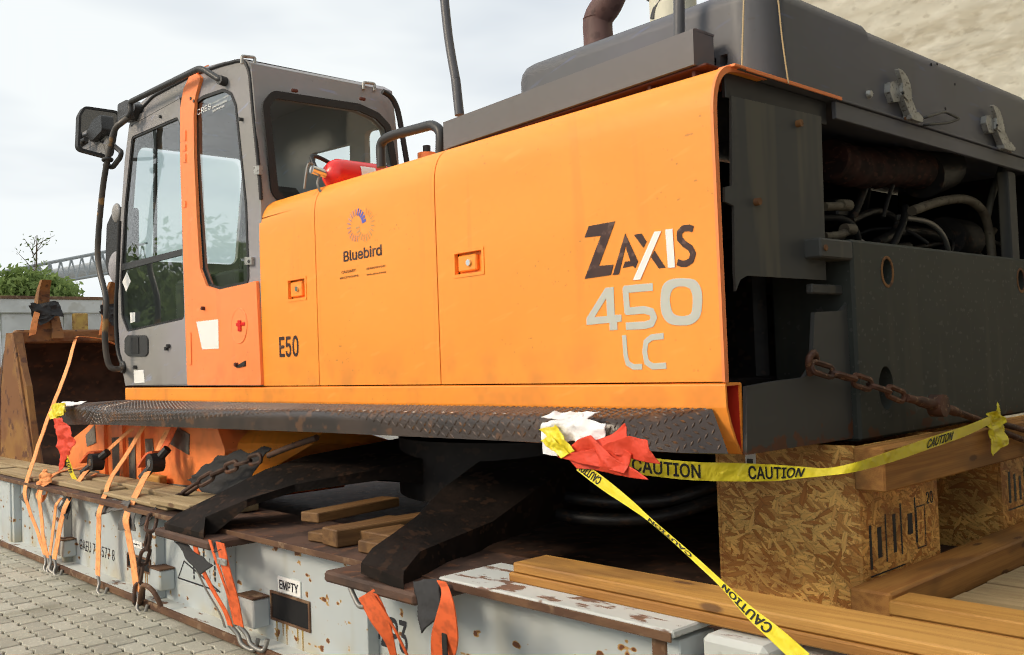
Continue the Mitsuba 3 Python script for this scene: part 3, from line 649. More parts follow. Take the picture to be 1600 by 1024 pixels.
# exhaust, air cleaner
E0 = [(-3.708, 4.2, 3.458), (-3.701, 4.2, 3.586), (-3.621, 4.2, 3.658), (-3.541, 4.2, 3.765)]
pipe = [np.array(E0[0]) - np.array((0, 0, .25)), E0[0], E0[1], E0[2], E0[3]]
add(EX + '__exhaust_pipe', tube(smoothpath(pipe, 5), .088, 20), 'exhaust_rust', 50, label='rusty brown bent exhaust pipe')
add(EX + '__exhaust_pipe__seam_ring', ring(E0[1], (0.05, 0, 1), .089, .004, 24), 'exhaust_rust', 60)
A0 = (-3.08, 4.1, 3.412)
add(EX + '__air_cleaner', cyl((A0[0], A0[1], 3.2), (A0[0], A0[1], A0[2] + .12), .125, 28), 'cream_paint', 40, label='cream air cleaner bowl')
add(EX + '__air_cleaner__rim', ring((A0[0], A0[1], A0[2] + .12), (0, 0, 1), .135, .02, 28), 'dark_trim', 60)
q = [(-3.049, 4.0, 3.483), (-3.076, 4.0, 3.45), (-3.108, 4.0, 3.418), (-3.128, 4.0, 3.373)]
add(EX + '__air_cleaner__dark_strap', tube(smoothpath(q, 4), .026, 8), 'dark_trim', 50)
# grey guard box on the side
gq = [(3.40, 2.83), (3.40, 2.975), (3.47, 2.99), (3.59, 2.99)]
gout = Polygon([(3.40, 2.818), (3.403, 2.975), (3.42, 2.982), (3.56, 2.982), (3.56, 2.972), (3.43, 2.970), (3.415, 2.962), (3.415, 2.84), (3.46, 2.835), (3.46, 2.818)])
gx = [-4.206, -2.455]
def tilt(m):
    m = to_t(m); v = np.array(m.vertices); v[:, 2] += -.012 + .045 * (v[:, 0] - gx[0]) / (gx[1] - gx[0]); m.vertices = v; return m
add(EX + '__side_guard', tilt(ex_x(gout, gx[0], gx[1])), 'guard_paint', label='long grey guard box above the orange doors')
for x in (gx[0], gx[1] - .010): add(EX + '__side_guard__end_plate', tilt(bx(x, x + .010, 3.4035, 3.555, 2.822, 2.970, .002)), 'guard_paint')
add(EX + '__side_guard__lower_lip', tilt(bx(gx[0] + .03, gx[1] + .05, 3.42, 3.60, 2.806, 2.8165, .003)), 'rust_bounce_red')
for x in (-4.0, -3.4, -3.25, -2.75, -2.5): add(EX + '__side_guard__clip', bx(x, x + .02, 3.44, 3.58, 2.79, 2.84, .003), 'rust_bounce_red')
# rail posts on the guard
P0 = [(-4.278, 3.5, 3.77), (-4.247, 3.5, 3.48), (-4.196, 3.5, 3.223), (-4.173, 3.5, 3.012)]
add(EX + '__rail_post', tube(smoothpath([P0[0], P0[1], P0[2]], 4), .027, 12), 'pole_paint', 50)
add(EX + '__rail_post__sleeve', tube(np.array([P0[2], P0[3]]), .028, 12), 'pole_paint', 50)
P0 = [(-2.589, 3.5, 3.288), (-2.602, 3.5, 3.044), (-2.603, 3.5, 3.027)]
add(EX + '__rail_post', tube(np.array(P0), .026, 14), 'pole_paint', 50)
# handrail by the extinguisher, orange filler
hr_ = [(-4.893, 3.45, 2.828), (-4.897, 3.45, 2.991), (-4.773, 3.45, 3.006), (-4.362, 3.45, 2.989), (-4.286, 3.45, 2.936), (-4.3, 3.45, 2.807)]
add(EX + '__grab_handle', rtube(hr_, .030, .09, 12), 'dark_trim', 50, label='black bent grab handle on top of the doors')
fz = (-5.901, 4.6, 3.241)
add(EX + '__filler_neck', cyl((fz[0], 4.6, fz[2] - .4), (fz[0], 4.6, fz[2]), .075), 'orange_cab_paint', 40)
add(EX + '__filler_neck__cap', cyl((fz[0], 4.6, fz[2]), (fz[0], 4.6, fz[2] + .06), .03), 'black_rubber', 40)
# engine bay contents
prin('engine_dark', rustf((.010, .010, .012), (.02, .018, .016), (.045, .025, .015), 9), .5)
EN = add(EX + '__engine_block', bx(-3.3, -2.75, 4.3, 7.1, 1.25, 2.2, .05), 'engine_dark')
q = [(-2.55, 4.699, 2.598), (-2.55, 5.013, 2.591), (-2.55, 5.481, 2.642), (-2.55, 5.914, 2.665)]
add(EX + '__wrapped_duct', tube(smoothpath(q, 8), [.11 + .012 * math.sin(i * 2.2) for i in range(25)], 18), 'wrap_red', 60, label='red brown wrapped duct inside the tail opening')
q = [(-2.55, 5.82, 2.627), (-2.55, 6.152, 2.715)]
add(EX + '__wrapped_duct__duct_end', cyl(q[0], q[1], .14, 20), 'engine_dark', 40)
for pts, r in (([(-2.4, 4.356, 2.297), (-2.4, 4.576, 2.318)], .022), ([(-2.4, 4.342, 2.146), (-2.4, 4.482, 2.161), (-2.4, 4.603, 2.195)], .022)):
    hz = add(EX + '__hose_stub', tube(smoothpath(pts, 5), r, 12), 'hose_grey', 50)
    add(hz + '__hose_clamp', tube(np.array([np.array(pts[-1]) - (0, .06, -.0), np.array(pts[-1]) + (0, .03, .005)]), r * 1.35, 14), 'hose_grey', 40)
q = [(-2.4, 5.33, 2.351), (-2.4, 5.72, 2.439), (-2.4, 6.095, 2.482), (-2.4, 6.336, 2.429), (-2.4, 6.431, 2.291), (-2.4, 6.451, 2.126)]
add(EX + '__coolant_hose', tube(smoothpath(q, 8), .028, 14), 'hose_grey', 50, label='tan coolant hose curving into the cross member')
q = [(-2.4, 6.736, 2.783), (-2.4, 6.533, 2.57), (-2.4, 6.39, 2.371)]
add(EX + '__bay_strut', tube(smoothpath(q, 6), .022, 12), 'frame_paint', 50)
q = [(-2.3, 6.434, 2.731), (-2.3, 6.499, 2.139)]
add(EX + '__bay_post', bx(-2.34, -2.27, q[0][1], q[0][1] + .13, 2.0, 2.68, .008), 'frame_paint')
for k_, (pts, r) in enumerate((([(-2.6, 5.007, 2.3), (-2.6, 5.316, 2.378), (-2.6, 5.553, 2.338), (-2.6, 5.454, 2.179)], .02), ([(-2.6, 5.296, 2.19), (-2.6, 5.717, 2.291), (-2.6, 6.263, 2.264), (-2.6, 6.665, 2.221)], .03), ([(-2.5, 5.184, 2.317), (-2.5, 5.258, 2.433), (-2.5, 5.322, 2.512)], .012), ([(-2.6, 4.709, 2.106), (-2.6, 5.139, 2.145), (-2.6, 5.706, 2.193)], .025))):
    add(EX + '__engine_hose', tube(smoothpath(pts, 6), r, 10), 'engine_dark', 50)
r2_ = np.random.default_rng(12)
for k_ in range(16):
    y_, z_ = 4.35 + r2_.random() * 2.6, 1.95 + r2_.random() * .35; d_ = r2_.normal(size=3) * np.array((.06, .28, .16))
    p_ = np.array((-2.66 + r2_.random() * .12, y_, z_))
    h_ = add(EX + '__engine_hose', tube(smoothpath([p_ - d_, p_ + (0.03, .05, .06), p_ + d_, p_ + d_ * 1.5 + (-.15, .1, -.25)], 6), .009 + .018 * r2_.random(), 8), ('engine_dark', 'engine_dark', 'black_rubber', 'hose_grey')[k_ % 4] if k_ != 7 else 'dull_steel', 50)
    if k_ % 3 == 0: add(h_ + '__hose_clamp', tube(np.array([p_ + d_ - d_ * .08, p_ + d_ + d_ * .05]), .032, 10), 'dull_steel', 40)
for (y_, z_, w_, h_) in ((4.5, 2.02, .25, .2), (5.1, 2.0, .35, .14), (6.5, 2.1, .3, .3), (4.9, 2.32, .2, .1)):
    add(EX + '__engine_bracket', bx(-2.78, -2.62, y_, y_ + w_, z_, z_ + h_, .012), 'engine_dark')
c = (-2.62, 6.412, 2.274)
add(EX + '__alternator', cat([cyl((c[0], c[1] - .16, c[2]), (c[0], c[1] + .16, c[2]), .14, 24), cyl((c[0], c[1] - .2, c[2]), (c[0], c[1] - .16, c[2]), .08, 20)]), 'engine_dark', 40)
# latches on the rear hood
for base in ([[(4.742, 2.944), (4.817, 2.965), (4.835, 2.91), (4.847, 2.861), (4.768, 2.844), (4.732, 2.893)], [(4.79, 3.018), (4.841, 3.017), (4.898, 2.988), (4.924, 2.953), (4.935, 2.887), (4.884, 2.867), (4.835, 2.887), (4.833, 2.951)], [(4.835, 2.887), (4.901, 2.909), (4.939, 2.89), (4.999, 2.823), (4.913, 2.798)], [(4.913, 2.798), (4.999, 2.823), (5.057, 2.799), (5.048, 2.775), (4.978, 2.773), (4.917, 2.776)]],
             [[(5.981, 2.951), (6.064, 2.97), (6.097, 2.913), (6.107, 2.865), (6.008, 2.852), (5.967, 2.907)], [(6.027, 3.021), (6.095, 3.017), (6.149, 2.989), (6.177, 2.95), (6.202, 2.888), (6.141, 2.869), (6.077, 2.884), (6.086, 2.95)], [(6.077, 2.884), (6.163, 2.909), (6.211, 2.889), (6.287, 2.827), (6.173, 2.798)], [(6.173, 2.798), (6.287, 2.827), (6.361, 2.798), (6.341, 2.777), (6.262, 2.772), (6.178, 2.773)]]):
    k = add(HR + '__latch', ex_x(rnd(base[0], .006), -2.244, -2.212), 'pitted_zinc', label='pitted grey metal hood latch')
    scene[k] = mikit.ply(cat([ex_x(rnd(base[0], .006), -2.244, -2.212), ex_x(rnd(base[1], .004), -2.211, -2.190), ex_x(rnd(base[2], .004), -2.232, -2.196), ex_x(rnd(base[3], .004), -2.236, -2.190)]), 'pitted_zinc')
    c0 = np.mean(base[0], 0)
    add(HR + '__latch_pin', cyl((-2.19, c0[0] + .03, c0[1] - .01), (-2.181, c0[0] + .03, c0[1] - .01), .007), 'black_rubber', 40)
q = [(-2.235, 5.114, 2.812), (-2.235, 5.354, 2.879), (-2.235, 5.556, 2.868), (-2.235, 5.397, 2.823), (-2.235, 5.133, 2.776)]
add(HR + '__pull_handle', rtube([(-2.245,) + tuple(q[0][1:])] + [(-2.20,) + tuple(p[1:]) for p in q] + [(-2.245,) + tuple(q[-1][1:])], .007, .03, 8), 'dark_trim', 50)
y, z = [(4.537, 2.851)][0]
add(HD + '__hood_bolt', cyl((-2.237, y, z), (-2.215, y, z), .022, 16, .016), 'pitted_zinc', 40)
for y, z in [(5.319, 3.149), (5.395, 3.166), (5.625, 3.089), (5.475, 2.924)]: add(HR + '__bolt_hole', cyl((-2.246, y, z), (-2.243, y, z), .008, 10), 'black_void')

# ------------------------------------------------------------------ cab
CAB = EX + '__cab'
yc0, yc1 = 3.222, 4.44
OUT = [(-8.614, 1.487), (-8.721, 1.736), (-8.76, 2.085), (-8.734, 2.49), (-8.643, 2.945), (-8.501, 3.5), (-8.377, 3.791), (-8.223, 3.91), (-7.83, 3.959), (-7.078, 3.946), (-6.531, 3.876), (-6.221, 3.819), (-6.118, 3.761), (-6.085, 3.52), (-6.029, 2.74), (-6.068, 1.476)]
outer_p = Polygon(OUT).buffer(0); xr = max(p[0] for p in OUT)
OUT2 = [p for p in OUT]
ringp = outer_p.difference(outer_p.buffer(-.05))
door_w = rnd([(-8.297, 3.666), (-7.336, 3.637), (-7.27, 3.535), (-7.309, 2.515), (-7.304, 2.01), (-8.509, 1.963), (-8.635, 2.107), (-8.646, 2.425), (-8.496, 3.097)], .05)
side_w = rnd([(-7.095, 3.676), (-6.888, 3.694), (-6.543, 3.668), (-6.423, 3.611), (-6.358, 3.512), (-6.245, 2.771), (-6.24, 2.215), (-6.685, 2.2), (-6.888, 2.246), (-6.991, 2.383), (-7.045, 2.987)], .05)
shell_c = to_m(ex_y(ringp, yc0, yc1))
side_p = outer_p.buffer(-.01).difference(door_w.buffer(.004)).difference(side_w.buffer(.012))
far_w = unary_union([rnd([(-6.45, 2.75), (-6.08, 2.75), (-6.02, 3.47), (-6.45, 3.50)], .05), rnd([(-7.32, 3.37), (-6.68, 3.15), (-6.67, 3.44), (-7.28, 3.47)], .03)])
shell_c = shell_c + to_m(ex_y(side_p, yc0, yc0 + .05)) + to_m(ex_y(outer_p.buffer(-.01).difference(far_w), yc1 - .05, yc1))
rw = rnd([(3.284, 3.448), (3.347, 3.527), (4.057, 3.543), (4.22, 3.503), (4.313, 3.431), (4.4, 2.887), (3.408, 2.773), (3.334, 2.84)], .05)
shell_c = shell_c - to_m(ex_x(rw, -6.4, -5.8))
fwin = rnd([(yc0 + .09, 2.62), (yc1 - .09, 2.62), (yc1 - .09, 3.62), (yc0 + .09, 3.62)], .08)
shell_c = shell_c - to_m(ex_x(fwin, -9.2, -8.2))
hatch = rnd([(-7.9, 3.45), (-7.2, 3.45), (-7.2, 3.85), (-7.9, 3.85)], .04)
shell_c = shell_c - to_m(ex_z(hatch, 3.6, 4.2))
yz = rnd([(yc0, 1.3), (yc1, 1.3), (yc1, 4.4), (yc0, 4.4)], .01)
top_cut = Polygon([(yc0, 1.3), (yc1, 1.3), (yc1, 4.4), (yc0, 4.4)])
scene[CAB] = mikit.ply(shell_c, 'grey_cab_paint', smooth=35)
labels[CAB] = {'label': 'grey operator cab with an orange door post'}
# roof edge: rounded shoulder along the top of the side
top_line = [(-8.231, 3.225, 3.913), (-7.837, 3.225, 3.961), (-7.085, 3.225, 3.948), (-6.537, 3.225, 3.878), (-6.227, 3.225, 3.821)]
# front door (grey) and rear quarter (orange) proud of the shell
doorp = Polygon([(-8.594, 2.938), (-8.452, 3.502), (-8.319, 3.721), (-8.153, 3.827), (-7.286, 3.795), (-7.258, 3.275), (-7.269, 2.511), (-7.261, 1.492), (-8.565, 1.493), (-8.685, 1.764), (-8.71, 2.082), (-8.684, 2.486)])
DR = add(CAB + '__door', ex_y(rnd(doorp, .03).difference(door_w), 3.208, 3.2215), 'grey_cab_paint', label='grey cab door with a big window')
ops = [(-7.261, 1.487), (-6.054, 1.481), (-6.073, 1.936), (-6.085, 2.211), (-6.217, 2.204), (-6.671, 2.194), (-6.873, 2.239), (-6.976, 2.381), (-7.008, 2.781), (-7.026, 3.233), (-7.016, 3.582), (-6.973, 3.723), (-6.875, 3.839), (-6.94, 3.885), (-7.065, 3.901), (-7.188, 3.823), (-7.257, 3.685), (-7.282, 3.279), (-7.274, 2.817), (-7.27, 2.307)]
OP = add(CAB + '__orange_post', ex_y(rnd(Polygon(ops), .012), 3.196, 3.2212), 'orange_cab_paint', label='orange door post and lower quarter panel')
tp = [(-6.994, 3.208, 3.872), (-6.96, 3.23, 3.907), (-6.996, 3.3, 3.954)]
add(OP + '__post_top', ribbon(tp, (.055, 0, .012), .02, 6), 'orange_cab_paint', 40)
for (x, y0, y1) in ((286, 205, 218), (287, 224, 232), (287, 240, 253)):
    pass
for q in [[(-7.223, 3.5), (-7.152, 3.486), (-7.157, 3.406), (-7.228, 3.42)], [(-7.229, 3.39), (-7.159, 3.376), (-7.162, 3.326), (-7.233, 3.339)], [(-7.234, 3.319), (-7.163, 3.306), (-7.167, 3.236), (-7.238, 3.248)], [(-7.257, 2.946), (-7.186, 2.935), (-7.189, 2.885), (-7.26, 2.895)], [(-7.227, 1.9), (-7.156, 1.896), (-7.16, 1.647), (-7.23, 1.648)]]:
    add(OP + '__hinge', ex_y(q, 3.188, 3.206), 'orange_cab_paint')
# seals, panes
def frame_of(p, w): return p.buffer(w).difference(p.buffer(-.004))
add(CAB + '__window_seal', ex_y(frame_of(door_w, .002).union(door_w.difference(door_w.buffer(-.018))), 3.214, 3.2225), 'black_rubber')
add(CAB + '__window_seal', ex_y(side_w.buffer(.012).difference(side_w.buffer(-.012)), 3.216, 3.236), 'black_rubber')
PN = ex_y(door_w, 3.2245, 3.2265)
def pane_y(p, y):
    m = trimesh.creation.triangulate_polygon(p, engine='earcut'); v = np.array(m[0]); return trimesh.Trimesh(np.c_[v[:, 0], np.full(len(v), y), v[:, 1]], m[1], process=False)
def pane_x(p, x):
    m = trimesh.creation.triangulate_polygon(p, engine='earcut'); v = np.array(m[0]); return trimesh.Trimesh(np.c_[np.full(len(v), x), v[:, 0], v[:, 1]], m[1], process=False)
add(CAB + '__window_pane', pane_y(door_w, 3.2255), 'cab_glass')
add(CAB + '__window_pane', pane_y(side_w, 3.2305), 'cab_glass')
strip = side_w.intersection(Polygon([(-7.166, 3.77), (-6.303, 3.711), (-6.316, 3.481), (-6.406, 3.491), (-7.027, 3.557), (-7.178, 3.568)]))
add(CAB + '__sun_strip', pane_y(strip, 3.2285), 'dark_film', label='dark film strip lettered CRES')
(a, b) = [(-7.019, 3.58), (-6.77, 3.624)]
add(CAB + '__sun_strip__word', fit_text('CRES', a[0], a[1], b[0], b[1], 3.2265), 'white_paint')
for t, (a, b) in (('Center pillar', [(-6.749, 3.619), (-6.474, 3.619)]), ('Reinforced', [(-6.75, 3.59), (-6.507, 3.584)]), ('Structure', [(-6.752, 3.561), (-6.55, 3.555)])):
    add(CAB + '__sun_strip__word', fit_text(t, a[0], a[1], b[0], b[1] - .01, 3.2265, True), 'white_paint')
bar = [(-8.617, 2.578), (-7.266, 2.572), (-7.268, 2.526), (-8.621, 2.52)]
add(DR + '__window_bar', ex_y(bar, 3.213, 3.235), 'dark_trim')
bar = [(-7.871, 3.658), (-7.817, 3.658), (-7.899, 2.566), (-7.94, 2.565)]
add(DR + '__sliding_glass_edge', ex_y(bar, 3.228, 3.245), 'dark_trim')
hp = [(-8.542, 1.902), (-8.466, 1.933), (-8.08, 1.916), (-8.027, 1.881), (-8.035, 1.762), (-8.091, 1.737), (-8.463, 1.747), (-8.55, 1.783)]
HB = add(DR + '__door_handle', ex_y(rnd(hp, .02), 3.196, 3.2075), 'dark_trim')
q = [(-8.374, 3.19, 1.834), (-8.089, 3.19, 1.824)]
add(DR + '__door_lever', hull([(q[0][0] + x, 3.190 + y, q[0][2] + z) for x in (0, .16) for z in (-.07, .07) for y in (0, .006)]), 'black_rubber')
for x, z in [(-8.309, 1.648), (-7.597, 1.807), (-7.636, 1.787)]: add(DR + '__bump_stop', cyl((x, 3.207, z), (x, 3.18, z), .016, 12), 'dark_trim', 40)
for q in ([(-8.368, 1.621), (-8.154, 1.623), (-8.133, 1.513), (-8.361, 1.509)], [(-8.424, 2.129), (-8.307, 2.127), (-8.312, 2.044), (-8.415, 2.038)]):
    add(CAB + '__white_sticker', ex_y(q, 3.2045, 3.2065), 'white_paint')
q = [(-8.519, 2.5), (-8.436, 2.407), (-8.546, 2.325), (-8.631, 2.418)]
add(CAB + '__white_sticker', ex_y(q, 3.2225, 3.2240), 'white_paint', label='white diamond sticker on the door window')
q = [(-7.059, 1.976), (-6.685, 1.975), (-6.688, 1.756), (-6.97, 1.76)]
add(OP + '__white_label', ex_y(q, 3.1935, 3.1955), 'white_paint', label='white torn paper label on the orange quarter panel')
ov = smoothpath([(-6.344, 3.195, 2.034), (-6.259, 3.195, 1.992), (-6.235, 3.195, 1.9), (-6.279, 3.195, 1.811), (-6.359, 3.195, 1.786), (-6.437, 3.195, 1.817), (-6.471, 3.195, 1.912), (-6.425, 3.195, 2.002)], 5, True)
add(OP + '__lock_plate', ex_y(Polygon([(p[0], p[2]) for p in ov]), 3.192, 3.1955), 'orange_cab_paint')
add(OP + '__lock_plate__rim', tube(ov, .005, 8, True), 'orange_cab_paint', 50)
x, z = [(-6.331, 1.919)][0]
add(OP + '__red_lock', cat([bx(x - .055, x + .075, 3.185, 3.191, z - .012, z + .012, .003), bx(x - .02, x + .02, 3.178, 3.190, z - .05, z + .03, .004)]), 'red_paint')
for x, z in [(-6.917, 2.071), (-6.398, 1.631)]: add(OP + '__bump_stop', cyl((x, 3.197, z), (x, 3.172, z), .014, 12), 'rust_bounce_red', 40)
q = [(-6.419, 1.617), (-6.269, 1.655), (-6.271, 1.619), (-6.389, 1.608)]
add(OP + '__black_catch', ex_y(q, 3.186, 3.196), 'black_rubber')
for x, z in [(-7.655, 3.704), (-7.053, 3.717), (-6.998, 3.684), (-6.263, 3.388), (-6.18, 2.356)]: add(CAB + '__bolt', cyl((x, 3.222, z), (x, 3.19, z), .013, 10), 'dark_trim', 40)
q = [(-6.245, 2.394), (-6.14, 2.383), (-6.143, 2.329), (-6.248, 2.34)]
add(CAB + '__window_clip', ex_y(q, 3.195, 3.2215), 'pitted_zinc')
q = [(-6.074, 3.013), (-5.991, 3.007), (-5.995, 2.945), (-6.068, 2.953)]
add(CAB + '__window_clip', ex_y(q, 3.195, 3.2215), 'pitted_zinc')
# dark weather strips along the shell edges
q = [(-8.193, 3.22, 3.847), (-7.827, 3.22, 3.92), (-7.076, 3.22, 3.909), (-6.58, 3.22, 3.864), (-6.305, 3.22, 3.827), (-6.199, 3.22, 3.795), (-6.137, 3.22, 3.705), (-6.099, 3.22, 3.386), (-6.046, 3.22, 3.012), (-6.023, 3.22, 2.775)]
add(CAB + '__weather_strip', rtube(q, .014, .08, 8), 'black_rubber', 50)
q = [(-8.302, 3.215, 3.763), (-7.691, 3.215, 3.77), (-7.227, 3.215, 3.771)]
add(CAB + '__weather_strip', tube(smoothpath(q, 3), .008, 8), 'black_rubber', 50)
q = [(-6.03, 4.288, 3.713), (-6.03, 4.371, 3.676), (-6.03, 4.428, 3.574), (-6.03, 4.469, 3.35), (-6.03, 4.499, 3.171)]
add(CAB + '__weather_strip', tube(smoothpath(q, 4), .022, 8), 'black_rubber', 50)
# rear window
add(CAB + '__rear_window_seal', ex_x(rw.buffer(.035).difference(rw.buffer(-.02)), xr - .004, xr + .014), 'black_rubber')
add(CAB + '__window_pane', pane_x(rw, xr - .02), 'cab_glass')
add(CAB + '__window_pane', pane_x(fwin, -8.56), 'cab_glass')
for y, z in [(3.506, 3.587), (4.088, 3.619)]: add(CAB + '__tail_lamp', bx(xr, xr + .025, y - .025, y + .025, z - .012, z + .012, .006), 'rust_bounce_red')
for pp in ([(-6.15, 3.169, 3.754), (-6.15, 3.171, 3.81), (-6.15, 3.27, 3.819), (-6.15, 3.268, 3.768)], [(-6.1, 4.157, 3.723), (-6.1, 4.16, 3.779), (-6.1, 4.261, 3.786), (-6.1, 4.259, 3.73)]):
    p = np.array(pp); add(CAB + '__lifting_eye', rtube([p[0], p[1], p[2], p[3]], .012, .015, 8), 'pitted_zinc', 50)
# inside the cab
add(CAB + '__seat', cat([m_.apply_translation((-.45, .1, -.1)) for m_ in (bx(-7.5, -6.85, 3.55, 4.12, 2.05, 2.25, .06), turn(bx(-6.95, -6.78, 3.57, 4.10, 2.2, 3.0, .06), 12, (-6.9, 3.8, 2.2), (0, 1, 0)), turn(bx(-6.82, -6.72, 3.68, 4.0, 3.02, 3.24, .04), 12, (-6.9, 3.8, 2.2), (0, 1, 0)), bx(-7.4, -6.9, 3.65, 4.0, 1.6, 2.06, .03))]), 'seat_cloth', 40)
add(CAB + '__console', cat([bx(-7.7, -6.6, 3.30, 3.50, 1.6, 2.35, .03), bx(-7.7, -6.4, 4.17, 4.36, 1.6, 2.4, .03), bx(-6.5, -6.12, 3.3, 4.36, 1.55, 2.6, .03)]), 'seat_cloth', 40)
# upper tube, mirror, front guard tube
q = [(-6.505, 3.215, 3.72), (-6.494, 3.17, 3.724), (-6.71, 3.12, 3.859), (-8.034, 3.1, 3.894), (-8.012, 3.1, 3.79), (-8.199, 3.1, 3.787)]
add(CAB + '__roof_rail', rtube(q, .024, .07, 10), 'dark_trim', 50, label='dark bent tube along the cab roof')
add(CAB + '__roof_rail__foot', cyl(q[0], np.array(q[1]) + (0, -.01, 0), .035, 14), 'dark_trim', 40)
q = [(-8.074, 3.14, 3.799), (-8.124, 3.06, 3.732), (-8.223, 3.03, 3.671), (-8.304, 3.0, 3.439), (-8.443, 3.0, 3.183), (-8.58, 3.0, 2.752), (-8.564, 3.0, 2.524), (-8.413, 3.0, 2.232), (-8.465, 3.0, 1.902), (-8.472, 3.03, 1.679), (-8.456, 3.1, 1.637), (-8.605, 3.2, 1.654)]
prin('worn_tube', rustf((.05, .048, .046), (.09, .075, .06), (.30, .17, .06), 3), .45)
add(CAB + '__front_handrail', tube(smoothpath(q, 4), .026, 10), 'worn_tube', 50, label='worn bent handrail in front of the cab')
add(CAB + '__front_handrail__clamp', cat([ring(q[3], (-.15, 0, 1), .036, .014, 14), ring(q[-1], (0, 1, 0), .04, .018, 14)]), 'dark_trim', 50)
mpoly = rnd([(2.868, 3.588), (2.886, 3.885), (2.931, 3.972), (3.238, 3.972), (3.248, 3.939), (3.17, 3.532), (3.114, 3.537), (2.906, 3.57)], .05, 8)
MI = add(CAB + '__mirror', ex_x(mpoly, -8.72, -8.655), 'black_rubber', 40, label='rounded rectangular mirror on the front handrail')
add(MI + '__mirror_face', pane_x(mpoly.buffer(-.022), -8.652), 'mirror_glass')
add(MI + '__mirror_rim', ex_x(mpoly.difference(mpoly.buffer(-.02)), -8.6545, -8.640), 'black_rubber', 40)
q = [(-8.285, 3.05, 3.563), (-8.114, 3.05, 3.476), (-8.145, 3.05, 3.438), (-8.326, 3.05, 3.382), (-8.423, 3.02, 3.418)]
add(MI + '__mirror_arm', rtube(q, .022, .03, 8), 'dark_trim', 50)
q = [(-8.45, 3.977), (-8.243, 3.971), (-8.022, 3.877), (-8.169, 3.775), (-8.459, 3.825)]
add(CAB + '__work_lamp', ex_y(rnd(q, .03), 3.15, 3.26), 'dark_trim', 40)
q = [(-8.896, 3.14), (-9.059, 3.102), (-9.197, 3.011), (-9.253, 2.663), (-9.194, 2.535), (-8.972, 2.455), (-8.754, 2.437), (-8.71, 3.113)]
k = add(CAB + '__mirror', ex_y(rnd(q, .05), 3.30, 3.42), 'black_rubber', 40, label='black housing of the front mirror behind the cab edge')
for (px, py, r) in (((-8.936, 3.31, 3.091), 0, .09), ((-8.968, 3.31, 2.586), 0, .15)):
    s = trimesh.creation.icosphere(3, r); s.vertices *= (1, .35, 1); s.apply_translation((px[0], 3.30, px[2])); add(k + '__mirror_bulge', s, 'grey_cab_paint', True)
q = [(-8.597, 3.2, 2.966), (-8.675, 3.2, 2.484), (-8.743, 3.2, 2.142), (-8.717, 3.2, 1.823), (-8.605, 3.2, 1.665)]
add(CAB + '__front_seal', tube(smoothpath(q, 4), .02, 8), 'black_rubber', 50)

# ------------------------------------------------------------------ carbody (undercarriage frame)
CBY = EX + '__carbody'
cx, cy = -4.75, 4.7
scene[CBY] = mikit.ply(cat([cyl((cx, cy, .72), (cx, cy, 1.10), 1.05, 40), cyl((cx, cy, 1.10), (cx, cy, 1.19), .85, 40)]), 'dirty_steel', smooth=40)
labels[CBY] = {'label': 'dark rusty undercarriage frame with splayed legs'}
prin('leg_steel', rustf((.007, .005, .004), (.014, .009, .007), (.028, .015, .009), 7), .8, rb, specular=.2)
def loft(secs):
    V = [p for s in secs for p in s]; k = len(secs[0]); F = []
    for i in range(len(secs) - 1):
        for a in range(k):
            b = (a + 1) % k; F += [[i * k + a, i * k + b, (i + 1) * k + b], [i * k + a, (i + 1) * k + b, (i + 1) * k + a]]
    o = (len(secs) - 1) * k
    for a in range(1, k - 1): F += [[0, a + 1, a], [o, o + a, o + a + 1]]
    m = trimesh.Trimesh(np.array(V, float), F, process=False); m.fix_normals(); return m
def leg(plate, secs):
    k = add(CBY + '__leg', loft(secs), 'leg_steel', 30)
    add(k + '__leg_flange', plate, 'rust_dark', 20, label='brown rusty end flange of the leg')
    return k
PA = [(-5.977, 2.4, 0.578), (-5.973, 2.4, 0.642), (-5.784, 2.4, 0.693), (-4.736, 2.4, 0.707), (-4.639, 2.4, 0.671), (-4.643, 2.4, 0.614)]
def flange(q0, q1, y0, y1, zb, zt):
    m = bx(q0, q1, y0, y1, zb, zt, .012); return m
A = [[(-5.779, 2.38, 0.61), (-5.785, 2.38, 0.672), (-5.24, 2.38, 0.669), (-5.244, 2.38, 0.61)], [(-5.808, 2.46, 0.595), (-5.8, 2.46, 0.714), (-5.384, 2.46, 0.738), (-5.384, 2.46, 0.6)], [(-5.745, 2.62, 0.665), (-5.664, 2.62, 0.808), (-5.182, 2.62, 0.836), (-5.176, 2.62, 0.795)], [(-5.613, 2.95, 0.803), (-5.554, 2.95, 0.957), (-5.206, 2.95, 0.885), (-5.201, 2.95, 0.839)], [(-5.823, 3.4, 0.841), (-5.814, 3.4, 0.987), (-4.901, 3.4, 0.953), (-4.905, 3.4, 0.882)]]
A.append([(-5.6, 4.3, .7), (-5.6, 4.3, 1.08), (-4.7, 4.3, 1.08), (-4.7, 4.3, .7)])
leg(flange(-5.90, -5.14, 2.36, 2.75, .585, .635), A)
B = [[(-3.606, 2.36, 0.675), (-3.603, 2.36, 0.721), (-3.289, 2.36, 0.693), (-3.283, 2.36, 0.643)], [(-3.64, 2.42, 0.663), (-3.598, 2.42, 0.779), (-3.366, 2.42, 0.706), (-3.361, 2.42, 0.622)], [(-3.677, 2.55, 0.649), (-3.621, 2.55, 0.82), (-3.421, 2.55, 0.763), (-3.409, 2.55, 0.658)], [(-3.816, 2.8, 0.648), (-3.768, 2.8, 0.853), (-3.563, 2.8, 0.752), (-3.542, 2.8, 0.623)], [(-4.092, 3.2, 0.684), (-4.079, 3.2, 0.909), (-3.668, 3.2, 0.778), (-3.675, 3.2, 0.664)]]
